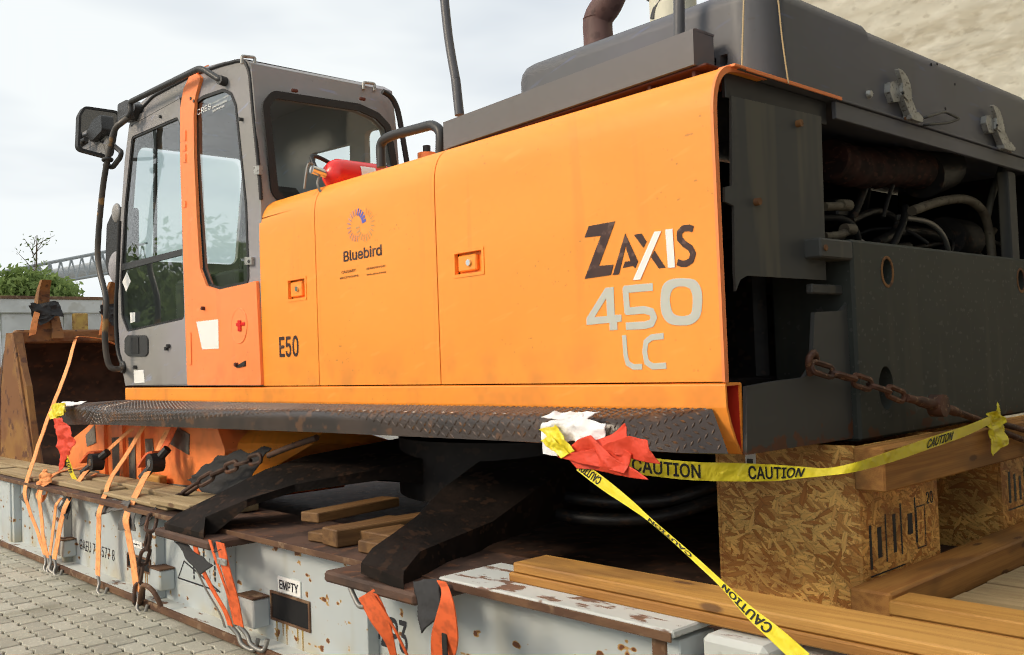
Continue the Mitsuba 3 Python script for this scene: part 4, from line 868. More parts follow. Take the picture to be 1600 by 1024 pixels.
B.append([(-4.7, 4.3, .7), (-4.7, 4.3, 1.08), (-3.9, 4.3, 1.08), (-3.9, 4.3, .7)])
leg(flange(-3.89, -3.19, 2.34, 2.75, .600, .652), B)
add(CBY + '__leg', loft([[(-6.0, 6.6, .55), (-6.0, 6.6, .66), (-5.2, 6.6, .66), (-5.2, 6.6, .55)], [(-5.6, 5.4, .6), (-5.6, 5.4, 1.05), (-4.8, 5.4, 1.05), (-4.8, 5.4, .6)]]), 'dirty_steel')
add(CBY + '__leg', loft([[(-4.2, 6.6, .55), (-4.2, 6.6, .66), (-3.4, 6.6, .66), (-3.4, 6.6, .55)], [(-4.7, 5.4, .6), (-4.7, 5.4, 1.05), (-3.9, 5.4, 1.05), (-3.9, 5.4, .6)]]), 'dirty_steel')
add(CBY + '__added_light_block', bx(-7.4, -2.7, 6.45, 6.6, .405, 1.17, .02), 'dirty_steel')  # added plate that closes a light gap on the far side
# slew hoses under the frame
for z_, y_ in ((.80, 3.6), (.72, 3.5)):
    add(CBY + '__carbody_hose', tube(smoothpath([(-4.6, 3.9, z_ + .1), (-3.8, y_ + .3, z_), (-3.3, y_ + .5, z_), (-3.05, 4.4, z_ + .1)], 8), .035, 10), 'engine_dark', 50)

# ------------------------------------------------------------------ boom section on the deck
BS = thing('boom_section', 'orange steel boom section with grey non slip patches lying behind the lashing straps', 'boom')
yb = 3.24
face = [(-10.325, 0.401), (-10.211, 0.928), (-9.697, 1.085), (-9.427, 1.172), (-6.89, 1.226), (-6.722, 0.991), (-6.93, 0.568)]
add(BS + '__box_body', to_m(ex_y(rnd(Polygon(face), .03), yb, 4.4)), 'orange_cab_paint', 30)
up = [(-7.395, 3.235, 1.215), (-6.712, 3.235, 0.996)]
q = [(-7.672, 3.29, 1.169), (-6.952, 3.29, 1.039), (-6.826, 3.29, 0.976), (-7.002, 3.29, 0.58)]
a, b = np.array(q[1]), np.array(q[2])
far = [(-5.2, 3.136, 1.185), (-5.2, 3.201, 1.084)]
add(BS + '__boom_head', hull([q[0], q[1], q[2], (q[2][0], q[2][1] + .9, q[2][2]), (q[0][0], q[0][1] + 1, q[0][2] + .05), (q[2][0] + .75, 3.6, q[2][2] + .06), (q[1][0] + .8, 3.8, q[1][2] + .14), (q[1][0] + .8, 4.4, q[2][2]), q[3], (q[3][0] + .5, 4.3, q[3][2] + .2)]), 'orange_paint', label='yellow orange sloping top of the boom section')
for q in ([(-9.705, 1.01), (-9.451, 1.117), (-9.427, 0.946), (-9.676, 0.899)], [(-9.008, 1.01), (-8.833, 1.022), (-8.827, 0.622), (-9.001, 0.61)], [(-8.603, 1.024), (-8.455, 1.03), (-8.466, 0.625), (-8.6, 0.615)], [(-8.226, 1.027), (-8.073, 1.032), (-8.052, 0.936), (-8.222, 0.862)], [(-7.546, 1.145), (-7.331, 1.095), (-7.353, 0.932), (-7.706, 1.004)], [(-9.691, 0.669), (-9.275, 0.682), (-9.249, 0.563), (-9.699, 0.544)], [(-7.803, 0.677), (-7.356, 0.688), (-7.348, 0.623), (-7.794, 0.62)]):
    add(BS + '__grey_pad', ex_y(q, yb - .008, yb - .001), 'grey_pad')
for q in ([(-9.279, 1.133), (-9.145, 1.148), (-9.126, 0.436), (-9.29, 0.452)], [(-8.345, 1.167), (-8.259, 1.169), (-8.277, 0.451), (-8.377, 0.442)], [(-8.762, 1.157), (-8.685, 1.159), (-8.684, 0.472), (-8.776, 0.465)]):
    add(BS + '__weld_rib', ex_y(q, yb - .03, yb - .001), 'orange_cab_paint')

# ------------------------------------------------------------------ bucket
BK = thing('excavator_bucket', 'big rusty excavator bucket with teeth up beside the cab', 'bucket')
yk0, yk1 = 3.1, 5.4
sidep = Polygon([(-11.72, 2.10), (-11.40, 2.08), (-11.0, 1.5), (-10.72, .60), (-10.9, .42), (-11.6, .41), (-12.05, .6), (-11.95, 1.5)])
for y in (yk0, yk1): add(BK + '__side_plate', ex_y(sidep, y - .03, y + .03), 'rust_yellow', label='rust yellow side plate of the bucket')
backl = LineString(smoothpath([(-11.5, 2.08), (-12.0, 1.9), (-12.25, 1.45), (-12.2, 1.0), (-11.8, .60), (-10.80, .5)], 6))
add(BK + '__bucket_shell', ex_y(backl.buffer(.03, cap_style=2), yk0 + .03, yk1 - .03), 'rust_dark', 40)
add(BK + '__cutting_lip', bx(-11.52, -11.40, yk0 - .02, yk1 + .02, 1.97, 2.12, .02), 'rust_brown')
add(BK + '__side_edge', hull([(-11.47, yk0 + d, 2.09) for d in (-.05, .05)] + [(-11.38, yk0 + d, 2.09) for d in (-.05, .05)] + [(-10.78, yk0 + d, .5) for d in (-.05, .05)] + [(-10.66, yk0 + d, .5) for d in (-.05, .05)]), 'rust_brown')
def tooth(y):
    f_ = lambda w, x0, x1, z: [(x0, y - w, z), (x1, y - w, z), (x1, y + w, z), (x0, y + w, z)]
    k = add(BK + '__tooth', loft([f_(.075, -11.54, -11.40, 2.02), f_(.07, -11.56, -11.40, 2.30), f_(.06, -11.52, -11.38, 2.46), f_(.055, -11.44, -11.34, 2.58), f_(.05, -11.34, -11.26, 2.67)]), 'rust_brown', 40)
    add(k + '__adapter', hull([(x_, y + d, 2.02) for x_ in (-11.46, -11.34) for d in (.07, .20)] + [(x_, y + d, 2.34) for x_ in (-11.46, -11.40) for d in (.08, .15)]), 'rust_brown')
    for j_ in range(3):
        add(k + '__tooth_wrap', sheet([(-11.35, y - .15, 2.40 - .03 * j_), (-11.33, y + .13, 2.42 - .04 * j_), (-11.30, y + .17 - .05 * j_, 2.27), (-11.32, y - .12 + .04 * j_, 2.28 - .06 * j_)], 10, 8, .05, 9, int(y * 10) + j_), 'black_cloth', True)
    add(k + '__strap_end', ribbon([(-11.33, y - .08, 2.34), (-11.32, y - .12, 2.2), (-11.34, y - .14, 2.06)], (.0, .035, .01), .005, 4), 'orange_strap', 40)
ty = [3.377, 4.126]
for y in ty: tooth(y)
tooth(ty[1] + (ty[1] - ty[0]))

# ------------------------------------------------------------------ OSB boxes and timber under the tail
yo = 4.05
OB = thing('osb_box', 'oriented strand board box under the tail, nearest the camera, with a white paper tag', 'box')
xb0, xb1, zb0, zb1 = -2.88, -2.135, .385, 1.147
add(OB + '__front_board', bx(xb0, xb1 - .012, yo, yo + .018, zb0, zb1, .001), 'osb_board')
add(OB + '__tail_board', bx(xb1 - .0105, xb1 + .006, yo - .001, 4.852, zb0, zb1 - .002, .001), 'osb_board', label='strand board side with black stamped print')
add(OB + '__left_board', bx(xb0 - .018, xb0 - .001, yo - .002, 4.85, zb0, zb1 - .003, .001), 'osb_board')
add(OB + '__back_board', bx(xb0, xb1 - .012, 4.85, 4.868, zb0, zb1 - .002, .001), 'osb_board')
q = [(-2.718, 1.089), (-2.659, 1.095), (-2.659, 0.957), (-2.718, 0.95)]
add(OB + '__paper_tag', ex_y(q, yo - .004, yo - .001), 'white_paint', label='white paper tag with a grey mark')
q = [(-2.708, 1.061), (-2.675, 1.063), (-2.674, 1.022), (-2.707, 1.02)]
add(OB + '__paper_tag__mark', ex_y(q, yo - .006, yo - .0042), 'grey_cloth')
def stamp(key, x, rects):
    for (y0, z0, y1, z1) in rects: add(key, bx(x, x + .0012, y0, y1, z0, z1, .0003), 'black_decal')
ys = np.linspace(4.12, 4.74, 9); rs = []
for i, y in enumerate(ys):
    h = (.20, .14, .22, .18, .24, .10, .22, .20, .08)[i]; zc = .68 + .01 * i
    rs.append((y, zc - h / 2, y + (.022, .04, .012, .03, .014, .05, .012, .035, .02)[i], zc + h / 2))
rs.append((4.12, .545, 4.46, .552))
fr_ = [(4.60, .60, 4.606, .80), (4.69, .60, 4.696, .80), (4.60, .598, 4.696, .604), (4.60, .798, 4.696, .804)]
stamp(OB + '__ink_stamp', xb1 + .0065, rs[:7] + fr_ + rs[9:])
m = fit_text('20', 0, 0, 1, 1, 0.0); v = np.array(m.vertices); m.vertices = np.c_[xb1 + .0075 + v[:, 1] * 0 - np.clip(v[:, 1], -1, 0) * 1, 4.72 + v[:, 0] * .07, .80 + v[:, 2] * .06]
add(OB + '__ink_stamp', m, 'black_decal')
OB2 = thing('osb_box', 'second oriented strand board box beyond the nearest one, cut off by the right edge', 'box')
y2 = 5.711
add(OB2 + '__tail_board', bx(-2.16, -2.14, y2, 7.15, .385, 1.145, .001), 'osb_board')
add(OB2 + '__front_board', bx(-2.9, -2.162, y2 - .001, y2 + .017, .385, 1.145, .001), 'osb_board')
add(OB2 + '__ink_stamp', bx(-2.139, -2.1378, y2 + .08, y2 + .9, .62, .628, .0003), 'black_decal')
for i in range(8): add(OB2 + '__ink_stamp', bx(-2.139, -2.1378, y2 + .1 + i * .08, y2 + .13 + i * .08, .66, .84 - .02 * (i % 3), .0003), 'black_decal')
tb = lambda n, l, c, m, mat, g=None: (add(n, m, mat), labels.__setitem__(list(scene)[-1], {'label': l, 'category': c, **({'group': g} if g else {})}))[0]
tb('timber_beam', 'upper timber beam against the tail, just below the grey cross member', 'timber', bx(-2.125, -1.98, 4.00, 7.2, .955, 1.148, .008), 'new_wood_y')
tb('timber_beam', 'lower timber beam against the foot of the strand board boxes', 'timber', bx(-2.12, -1.93, 3.90, 7.2, .402, .545, .010), 'new_wood_y')
# long boards on the right end of the rack
tb('long_plank', 'upper of the two long new planks at the lower right edge of the rack', 'plank', turn(bx(-2.98, 1.2, 2.70, 2.90, .7065, .747, .006), 0, (0, 0, 0)), 'new_wood_x')
tb('long_plank', 'lower of the two long new planks at the lower right edge of the rack', 'plank', bx(-3.0, 1.2, 2.692, 2.88, .6665, .7045, .006), 'new_wood_x_001')
tb('short_plank', 'upper plank of the short pair whose ends butt against the lower timber beam', 'plank', bx(-1.925, 1.0, 3.86, 4.05, .4675, .527, .007), 'new_wood_x')
tb('short_plank', 'lower plank of the short pair whose ends butt against the lower timber beam', 'plank', bx(-1.92, 1.0, 3.868, 4.06, .402, .4655, .007), 'new_wood_x_001')
for i in range(5):
    tb('deck_board', ('first', 'second', 'third', 'fourth', 'fifth')[i] + ' floor board from the short planks, right of the boxes', 'board', bx(-1.90, 1.0, 4.10 + i * .24, 4.32 + i * .24, .402, .43 + .004 * (i % 2), .005), 'old_wood_x', 'deck boards right of the boxes')
tb('long_plank', 'plank lying in the shade left of the nearest strand board box', 'plank', bx(-4.2, -2.95, 3.35, 3.55, .402, .50, .006), 'new_wood_x')
# dunnage between the legs
dn = [((470, 829), (505, 838), .09, 1.3), ((452, 848), (475, 853), .07, 1.0), ((474, 842), (496, 846), .1, 1.1), ((546, 838), (600, 840), .07, .9), ((522, 856), (536, 872), .06, .9)]
D = [(-4.573, 2.562, 0.66), (-4.424, 2.609, 0.66), (-4.087, 2.544, 0.66), (-4.822, 2.764, 0.66), (-4.27, 2.785, 0.66)]
lab = ['dunnage block at the left of the heap between the frame legs', 'dunnage block in the middle of the heap between the frame legs', 'dunnage block with the bright sawn end nearest the right frame leg', 'dunnage block lying on top of the heap between the frame legs', 'dunnage block at the back right of the heap between the frame legs']
szs = [(.18, .6, .05), (.16, .75, .09), (.30, .13, .06), (.15, .65, .055), (.5, .25, .07)]
zz0 = [.66, .66, .66, .725, .66]
for i in range(5):
    x, y, _ = D[i]; w, l, h = szs[i]
    y = max(y, 2.66)
    tb('dunnage_block', lab[i], 'timber block', turn(bx(x, x + w, y, y + l, zz0[i], zz0[i] + h, .006), (8, -4, 4, 10, 3)[i], (x, y, 0)), 'dunnage_wood')
# old planks on the left end of the rack
PLK = [
 (-12.9, -10.6, 2.60, 2.84, .657, .695, .6, 'outermost at the far left'), (-12.8, -10.3, 2.86, 3.09, .652, .70, .4, 'in front of the bucket'),
 (-10.5, -9.2, 2.62, 2.83, .657, .69, -1, 'second along the outer edge'), (-10.2, -8.6, 2.86, 3.09, .652, .705, .8, 'beside the yellow tape end'),
 (-9.1, -7.7, 2.66, 2.86, .657, .698, 1, 'under the pair of straps'), (-8.5, -6.9, 2.88, 3.09, .652, .712, .8, 'thick, before the grey patched boom'),
 (-7.6, -6.35, 2.64, 2.82, .657, .69, -2, 'thin, under the chain'), (-7.2, -5.85, 2.85, 3.04, .652, .715, 1.5, 'behind the chain'),
 (-6.55, -5.95, 2.60, 2.80, .692, .735, 3, 'short, against the left frame leg')]
for i, (x0, x1, y0, y1, z0, z1, a, n_) in enumerate(PLK):
    tb('old_plank', 'weathered plank on the left rack end, ' + n_, 'plank', turn(bx(x0, x1, y0, y1, z0 + .0005 * i, z1, .007), a * .5, ((x0 + x1) / 2, (y0 + y1) / 2, 0)), 'old_wood_x')
q = [(-8.072, 0.75), (-7.697, 0.773), (-7.707, 0.607), (-8.083, 0.577)]
tb('timber_offcut', 'short upright timber offcut leaning on the boom behind the ratchet', 'timber block', bx(q[0][0], q[1][0], 3.125, 3.2, .402, q[0][1], .01), 'new_wood_x')

# ------------------------------------------------------------------ lashing straps, ratchets, hooks, pads
def strap(key_label, pts, half, mat, group=None, wob=.02, seed=1, th=.005):
    k = thing('lashing_strap', key_label, 'strap', group); add(k + '__webbing', ribbon(pts, half, th, 6, wob * .5, seed), mat, 40); return k
def hook(k, p, q, r=.012):
    p, q = np.array(p), np.array(q); d = (q - p); pts = [p, p + d * .4, p + d * .8 + (0, -.02, 0), q + (.05, .0, 0), q + (.07, .02, .06)]
    add(k + '__hook', tube(smoothpath(pts, 5), r, 8), 'dull_steel', 50)
hx = np.array((.032, 0, 0))
S = [[(-11.28, 4.23, 1.894), (-11.3, 3.976, 1.996), (-11.32, 3.756, 2.037), (-11.3, 3.693, 2.029), (-11.26, 3.658, 1.977), (-9.56, 3.0, 1.581), (-9.502, 2.85, 1.258), (-9.48, 2.72, 0.913), (-9.172, 2.53, 0.6), (-9.034, 2.525, 0.45), (-8.761, 2.515, 0.259), (-8.548, 2.5, 0.11)], [(-9.414, 3.12, 0.728), (-9.389, 2.9, 0.711), (-8.879, 2.62, 0.689), (-8.756, 2.53, 0.572), (-8.713, 2.525, 0.452), (-8.607, 2.51, 0.25), (-8.465, 2.5, 0.1)], [(-8.326, 3.16, 1.118), (-8.735, 3.05, 0.876), (-8.578, 2.82, 0.725), (-8.068, 2.53, 0.572), (-8.169, 2.525, 0.451), (-8.244, 2.51, 0.265), (-8.301, 2.5, 0.11)], [(-8.728, 3.0, 0.724), (-8.661, 2.75, 0.618), (-8.288, 2.53, 0.563), (-8.342, 2.525, 0.486), (-8.37, 2.51, 0.303), (-8.414, 2.5, 0.127)], [(-8.042, 3.16, 1.158), (-8.208, 3.05, 0.886), (-7.956, 2.85, 0.763), (-7.311, 2.53, 0.604), (-7.344, 2.525, 0.484), (-7.342, 2.52, 0.296), (-7.31, 2.5, 0.116)], [(-7.57, 3.16, 1.129), (-7.597, 3.05, 0.892), (-7.15, 2.75, 0.732), (-6.799, 2.53, 0.601), (-6.769, 2.525, 0.489), (-6.685, 2.52, 0.332), (-6.567, 2.5, 0.113)]]
wd = [.05, .045, .05, .03, .045, .055]
lb = ['long orange strap over the bucket lip, leftmost of the straps', 'pale orange strap with a knotted loop beside the leftmost strap', 'orange strap with the yellow tape end hanging beside it, at the left', 'narrow orange strap with a dark pad, second of the pair at the left', 'single orange strap in front of the unit number on the rack', 'orange strap with the round ratchet, left of the dark lashing chain']
SK = []
for i in range(6):
    half = np.array((wd[i], .0, .0)); 
    k = strap(lb[i], S[i], half, 'orange_strap', None, .015, i + 1)
    SK.append(k); p = np.array(S[i][-1]); hook(k, p, p + (.06, .0, -.13))
m = sheet([np.array(S[1][2]) + d for d in ((-.12, -.02, -.02), (.12, -.02, .12), (.2, -.01, .0), (-.08, -.03, -.12))], 12, 12, .05, 14, 3); add(SK[1] + '__knot', m, 'orange_strap', True)
m = ribbon([(-8.956, 2.6, 0.642), (-8.999, 2.58, 0.585), (-8.791, 2.56, 0.549), (-8.783, 2.6, 0.599), (-9.015, 2.66, 0.675)], (0, .01, .03), .006, 6); add(SK[1] + '__loop', m, 'orange_strap', 40)
# ratchets
def ratchet(k, c, d):
    c = np.array(c, float); d = np.array(d, float); d /= np.linalg.norm(d); s = np.cross(d, (0, 1, 0)); s /= np.linalg.norm(s)
    R_ = add(k + '__ratchet', cat([cyl(c + np.array((0, -.05, 0)), c + np.array((0, .05, 0)), .075, 20), tube(np.array([c - d * .17, c + d * .15]), .035, 8)]), 'black_rubber', 40)
    add(R_ + '__ratchet_handle', ribbon([c + s * .06 + d * .06, c + s * .10 - d * .0, c + s * .08 - d * .12], (0, .045, 0), .02, 5), 'red_strap', 40)
    add(R_ + '__ratchet_spool', cyl(c + np.array((0, -.055, 0)), c + np.array((0, -.05, 0)), .03, 14), 'chrome', 40)
ratchet(SK[5], (-7.436, 3.0, 0.89), (.4, .3, .5)); ratchet(SK[2], (-8.608, 2.95, 0.837), (.5, .3, .4))
m = ribbon([(-7.444, 3.16, 1.153), (-7.48, 3.12, 1.043), (-7.492, 3.06, 0.937)], (.045, 0, -.01), .006, 5); add(SK[5] + '__upper_webbing', m, 'red_strap', 40)
# pads
def pad(label, c, amp, seed, mat='black_cloth', n=12, th=.006): 
    k = num('edge_pad'); add('edge_pad', sheet(c, n, n, amp, 8, seed, th), mat, True, label=label, category='cloth'); return k
pad('dark pad under the leftmost orange strap', [(-9.349, 2.53, 0.518), (-9.524, 2.7, 0.647), (-9.254, 2.6, 0.574), (-9.088, 2.53, 0.461)], .01, 1, 'grey_cloth')
pad('dark pad under the pair of straps at the left', [(-8.259, 2.53, 0.519), (-8.222, 2.62, 0.651), (-8.009, 2.54, 0.566), (-8.014, 2.52, 0.457)], .015, 2, 'black_cloth')
pad('crumpled grey pad under the single strap before the unit number', [(-7.409, 2.53, 0.534), (-7.584, 2.63, 0.601), (-7.027, 2.65, 0.679), (-6.738, 2.54, 0.677)], .03, 3, 'grey_cloth')
pad('dark pad hanging behind the strap with the round ratchet', [(-6.95, 2.53, 0.487), (-6.951, 2.56, 0.61), (-6.686, 2.55, 0.636), (-6.662, 2.52, 0.502)], .015, 4, 'grey_cloth')
pad('black pad under the dark chain where it leaves the deck', [(-6.962, 2.75, 0.667), (-6.775, 2.75, 0.691), (-6.353, 2.55, 0.641), (-6.571, 2.53, 0.553)], .02, 5)
pad('black pad on the planks where the chain crosses them', [(-7.34, 2.9, 0.636), (-6.98, 2.9, 0.646), (-6.397, 2.7, 0.642), (-6.748, 2.7, 0.61)], .03, 6)
pad('long black pad hanging below the left frame leg', [(-5.744, 2.42, 0.561), (-5.525, 2.42, 0.556), (-5.092, 2.36, 0.511), (-5.216, 2.34, 0.448)], .012, 7)
pad('small black pad beside the red ratchet strap under the left frame leg', [(-5.187, 2.4, 0.621), (-5.065, 2.4, 0.642), (-4.96, 2.36, 0.612), (-5.056, 2.36, 0.586)], .015, 8)
pad('black pad folded over the right frame leg', [(-3.191, 2.36, 0.691), (-3.02, 2.36, 0.727), (-2.934, 2.28, 0.614), (-3.042, 2.26, 0.543)], .02, 9)
pad('large black sheet wedged between the boom and the frame leg', [(-7.081, 3.1, 0.768), (-6.589, 3.14, 0.973), (-5.908, 3.2, 1.053), (-6.311, 3.02, 0.607)], .035, 10)
# straps below the frame legs
S2 = [[(-5.4, 2.4, 0.582), (-5.346, 2.4, 0.485), (-5.246, 2.42, 0.356), (-5.117, 2.44, 0.236), (-5.1, 2.46, 0.156)], [(-4.989, 2.36, 0.65), (-4.948, 2.36, 0.561), (-4.934, 2.38, 0.456), (-4.962, 2.42, 0.339), (-4.991, 2.46, 0.175)], [(-3.54, 2.34, 0.599), (-3.472, 2.35, 0.515), (-3.434, 2.38, 0.417), (-3.458, 2.42, 0.315)], [(-3.003, 2.34, 0.73), (-2.872, 2.26, 0.718), (-2.877, 2.26, 0.628), (-2.923, 2.28, 0.531), (-2.996, 2.32, 0.409)]]
lb2 = ['orange red strap from below the left frame leg down to the rack rail', 'red strap with a grey buckle right of the long black pad', 'red strap hooked below the right frame leg, left of the black pad', 'wide orange red strap beside the black pad on the right frame leg']
w2 = [.03, .05, [np.array((.062, 0, .03)), np.array((.06, 0, .03)), np.array((.03, 0, .02)), np.array((.022, 0, 0))], [np.array((.03, 0, 0)), np.array((.03, .0, 0)), np.array((.06, 0, 0)), np.array((.08, 0, 0)), np.array((.06, 0, 0))]]
for i in range(4):
    k = strap(lb2[i], S2[i], np.array((w2[i], 0, .0)) if not isinstance(w2[i], list) else w2[i], 'red_strap', None, .01, i + 11)
    if i < 2: p = np.array(S2[i][-1]); hook(k, p, p + (.10, .06, -.12), .013)
    if i == 0: add(k + '__return_webbing', ribbon([np.array(p_) + (-.06, -.004, -.02) for p_ in S2[i][1:]], (.012, 0, 0), .004, 5), 'dull_steel', 40)
    if i == 1:
        c = np.array(S2[i][1]); add(k + '__buckle', bx(c[0] - .05, c[0] + .05, c[1] - .02, c[1] - .004, c[2] - .025, c[2] + .01, .004), 'pitted_zinc')
        add(k + '__return_webbing', ribbon([np.array(p_) + (-.13, -.0, -.0) * (1 if j < 3 else 0) if False else np.array(p_) + np.array((-.13 + .02 * j, 0, 0)) for j, p_ in enumerate(S2[i])], (.016, 0, 0), .004, 5), 'red_strap', 40)
    if i == 2:
        a, b = [(-3.713, 2.37, 0.595), (-3.619, 2.35, 0.537)]; add(k + '__hook', tube(smoothpath([a, b, np.array(b) + (.05, 0, .0)], 4), .012, 8), 'dull_steel', 50)
        add(k + '__return_webbing', ribbon([(-3.476, 2.33, 0.606), (-3.369, 2.35, 0.498), (-3.346, 2.42, 0.333)], (.010, 0, 0), .004, 5), 'red_strap', 40)
    if i == 3:
        p = np.array(S2[3][3]); add(k + '__printed_mark', bx(p[0] + .0, p[0] + .03, p[1] - .012, p[1] - .0065, p[2] - .07, p[2] + .03, .001), 'tape_print')
# ------------------------------------------------------------------ chains
K = thing('lashing_chain', 'dark lashing chain running from the rail over the black pad to the excavator', 'chain')
chain(K, [(-6.55, 2.5, 0.029), (-6.556, 2.52, 0.219), (-6.444, 2.52, 0.405), (-6.346, 2.52, 0.586), (-6.498, 2.6, 0.646)], .17, .085, .014, 'rust_dark')
chain(K, [(-6.498, 2.6, 0.646), (-6.595, 2.8, 0.7), (-6.451, 2.95, 0.828), (-6.195, 3.02, 0.925), (-5.758, 3.08, 1.02)], .17, .085, .014, 'rust_dark')
add(K + '__rail_hook', tube(smoothpath([(-6.526, 2.5, 0.046), (-6.375, 2.47, 0.19), (-6.206, 2.47, 0.174), (-6.162, 2.5, 0.08)], 5), .016, 8), 'rust_edge', 50)
add(K + '__tension_bar', tube(smoothpath([(-5.758, 3.08, 1.02), (-5.497, 3.1, 1.089), (-5.213, 3.12, 1.154)], 5), .02, 8), 'rust_dark', 50)
K = thing('rear_chain', 'rusty chain with a turnbuckle pulled across the grey tail', 'chain')
q = [(-2.17, 3.763, 1.519), (-2.12, 4.011, 1.453), (-2.09, 4.31, 1.38), (-2.07, 4.459, 1.333)]
prin('chain_rust', rustf((.10, .04, .022), (.05, .024, .016), (.17, .085, .045), 14), .6, rb)
chain(K, q, .165, .074, .013, 'chain_rust')
hk = [(-2.19, 3.784, 1.483), (-2.17, 3.745, 1.548), (-2.17, 3.79, 1.575), (-2.19, 3.843, 1.534)]
add(K + '__end_hook', tube(smoothpath(hk, 5), .016, 8), 'chain_rust', 50)
q = [(-2.07, 4.434, 1.344), (-2.06, 4.572, 1.318), (-2.05, 4.76, 1.281), (-2.04, 4.959, 1.237), (-2.03, 5.209, 1.177)]
add(K + '__turnbuckle', tube(smoothpath(q, 4), [.020] * 4 + [.028] * 4 + [.025] * 4 + [.018] * 5, 12), 'chain_rust', 50)
add(K + '__turnbuckle__knuckle', cyl(np.array((-2.05, 4.732, 1.289)) + (-.035, 0, 0), np.array((-2.05, 4.732, 1.289)) + (.035, 0, 0), .055, 16), 'chain_rust', 40)
for e in ([(-2.03, 5.169, 1.186), (-1.95, 5.293, 1.156), (-1.93, 5.879, 1.04)], [(-2.03, 5.169, 1.186), (-1.95, 5.287, 1.116), (-1.93, 5.868, 0.969)]):
    add(K + '__tension_rod', tube(smoothpath(e, 4), .016, 8), 'chain_rust', 50)
# ------------------------------------------------------------------ caution tape and warning cloths
def tape_text(key, pts, half, items, flip=False):
    """black lettering laid on a tape: (word, start share, end share)"""
    P = smoothpath(pts, 6); H = smoothpath(half, 6); s = np.r_[0, np.cumsum(np.linalg.norm(np.diff(P, axis=0), axis=1))]; s /= s[-1]
    for word, a, b in items:
        m = meshkit.text_mesh(word, 1.0, 1.0, True); m = m.subdivide_to_size(.5) if False else m
        v = m.vertices; lo, hi = v.min(0), v.max(0)
        t = a + (v[:, 0] - lo[0]) / (hi[0] - lo[0]) * (b - a); w = ((v[:, 1] - lo[1]) / (hi[1] - lo[1]) - .5) * 1.5
        if flip: t, w = a + b - t, -w
        pp = np.stack([np.interp(t, s, P[:, k]) for k in range(3)], -1); hh = np.stack([np.interp(t, s, H[:, k]) for k in range(3)], -1)
        tg = np.stack([np.interp(np.clip(t + .01, 0, 1), s, P[:, k]) - np.interp(np.clip(t - .01, 0, 1), s, P[:, k]) for k in range(3)], -1)
        nn = np.cross(tg, hh); nn /= np.linalg.norm(nn, axis=1, keepdims=True) + 1e-12
        view = pp - np.array(EYE); nn = np.where((nn * view).sum(1, keepdims=True) > 0, -nn, nn) if False else nn * (-1 if (nn * view).sum() > 0 else 1)
        m.vertices = pp + hh * w[:, None] + nn * (.0022 + v[:, 2:3] * .001); add(key + '__word', m, 'tape_print')
tape_c = [(-2.513, 2.84, 1.178), (-2.444, 2.95, 1.153), (-2.344, 3.108, 1.124), (-2.242, 3.267, 1.108), (-2.153, 3.407, 1.096), (-2.093, 3.501, 1.09), (-2.033, 3.596, 1.086), (-1.955, 3.716, 1.101), (-1.947, 4.046, 1.118), (-1.94, 4.418, 1.144), (-1.934, 4.764, 1.167), (-1.93, 5.059, 1.199)]
th_ = [np.array(v) for v in ((0, .0, .034), (0, .0, .036), (0, .0, .037), (0, .0, .037), (0, 0, .033), (0, .02, .022), (0, .025, .014), (0, .02, .02), (0, .02, .026), (0, .02, .027), (0, .02, .026), (0, .02, .022))]
TP = thing('caution_tape', 'yellow tape printed CAUTION strung from the red cloth to the rear chain', 'tape')
add(TP + '__strip', ribbon(tape_c, th_, .0015, 6), 'yellow_tape', 40)
tape_text(TP, tape_c, th_, [('CAUTION', .03, .15), ('CAUTION', .235, .335), ('CAUTION', .70, .81)])
kn = np.array((-1.96, 5.168, 1.178))
add(TP + '__knot', sheet([kn + (0, -.10, .04), kn + (0, .06, .09), kn + (.02, .08, .0), kn + (.01, -.06, -.03)], 14, 10, .03, 16, 4), 'yellow_tape', True)
add(TP + '__tail', sheet([(-1.94, 5.06, 1.202), (-1.94, 5.237, 1.2), (-1.93, 5.226, 1.075), (-1.93, 5.066, 1.017)], 14, 8, .025, 13, 6), 'yellow_tape', True)
tape2 = [(-2.687, 2.82, 1.155), (-2.466, 2.726, 1.104), (-2.27, 2.643, 1.059), (-2.135, 2.583, 1.025), (-1.989, 2.517, 0.986), (-1.835, 2.445, 0.943), (-1.696, 2.379, 0.902), (-1.566, 2.314, 0.86), (-1.454, 2.263, 0.831), (-1.334, 2.207, 0.797)]
t2h = [np.array(v) * .68 for v in ((.024, 0, .028), (.024, 0, .028), (.015, 0, .018), (.007, 0, .010), (.007, .0, .009), (.009, .0, .011), (.010, .0, .012), (.018, 0, .021), (.024, 0, .027), (.026, 0, .029))]
TP = thing('caution_tape', 'yellow tape printed CAUTION slanting down from the red cloth to the lower edge', 'tape')
add(TP + '__strip', ribbon(tape2, t2h, .0015, 6), 'yellow_tape', 40)
tape_text(TP, tape2, t2h, [('CAUTION', .0, .135), ('CAUTION', .40, .60), ('CAUTION', .73, .90)], True)
tape3 = [(-9.385, 2.86, 1.288), (-9.22, 2.84, 1.146), (-9.062, 2.82, 0.98), (-8.808, 2.8, 0.768), (-8.561, 2.78, 0.606)]
t3h = [np.array(v) for v in ((.07, 0, .01), (.075, 0, .01), (.055, 0, .01), (.05, 0, .01), (.04, 0, .01))]
TP = thing('caution_tape', 'yellow tape printed CAUTION hanging from the left end of the walkway', 'tape')
add(TP + '__strip', ribbon(tape3, t3h, .002, 6, .02, 3), 'yellow_tape', 40)
tape_text(TP, tape3, [np.array(h) for h in t3h], [('CAUTION', .42, .75)])
add(TP + '__wrap', sheet([(-9.51, 2.84, 1.198), (-9.455, 2.86, 1.329), (-9.06, 2.86, 1.35), (-9.003, 2.84, 1.249)], 12, 10, .03, 13, 8), 'yellow_tape', True)
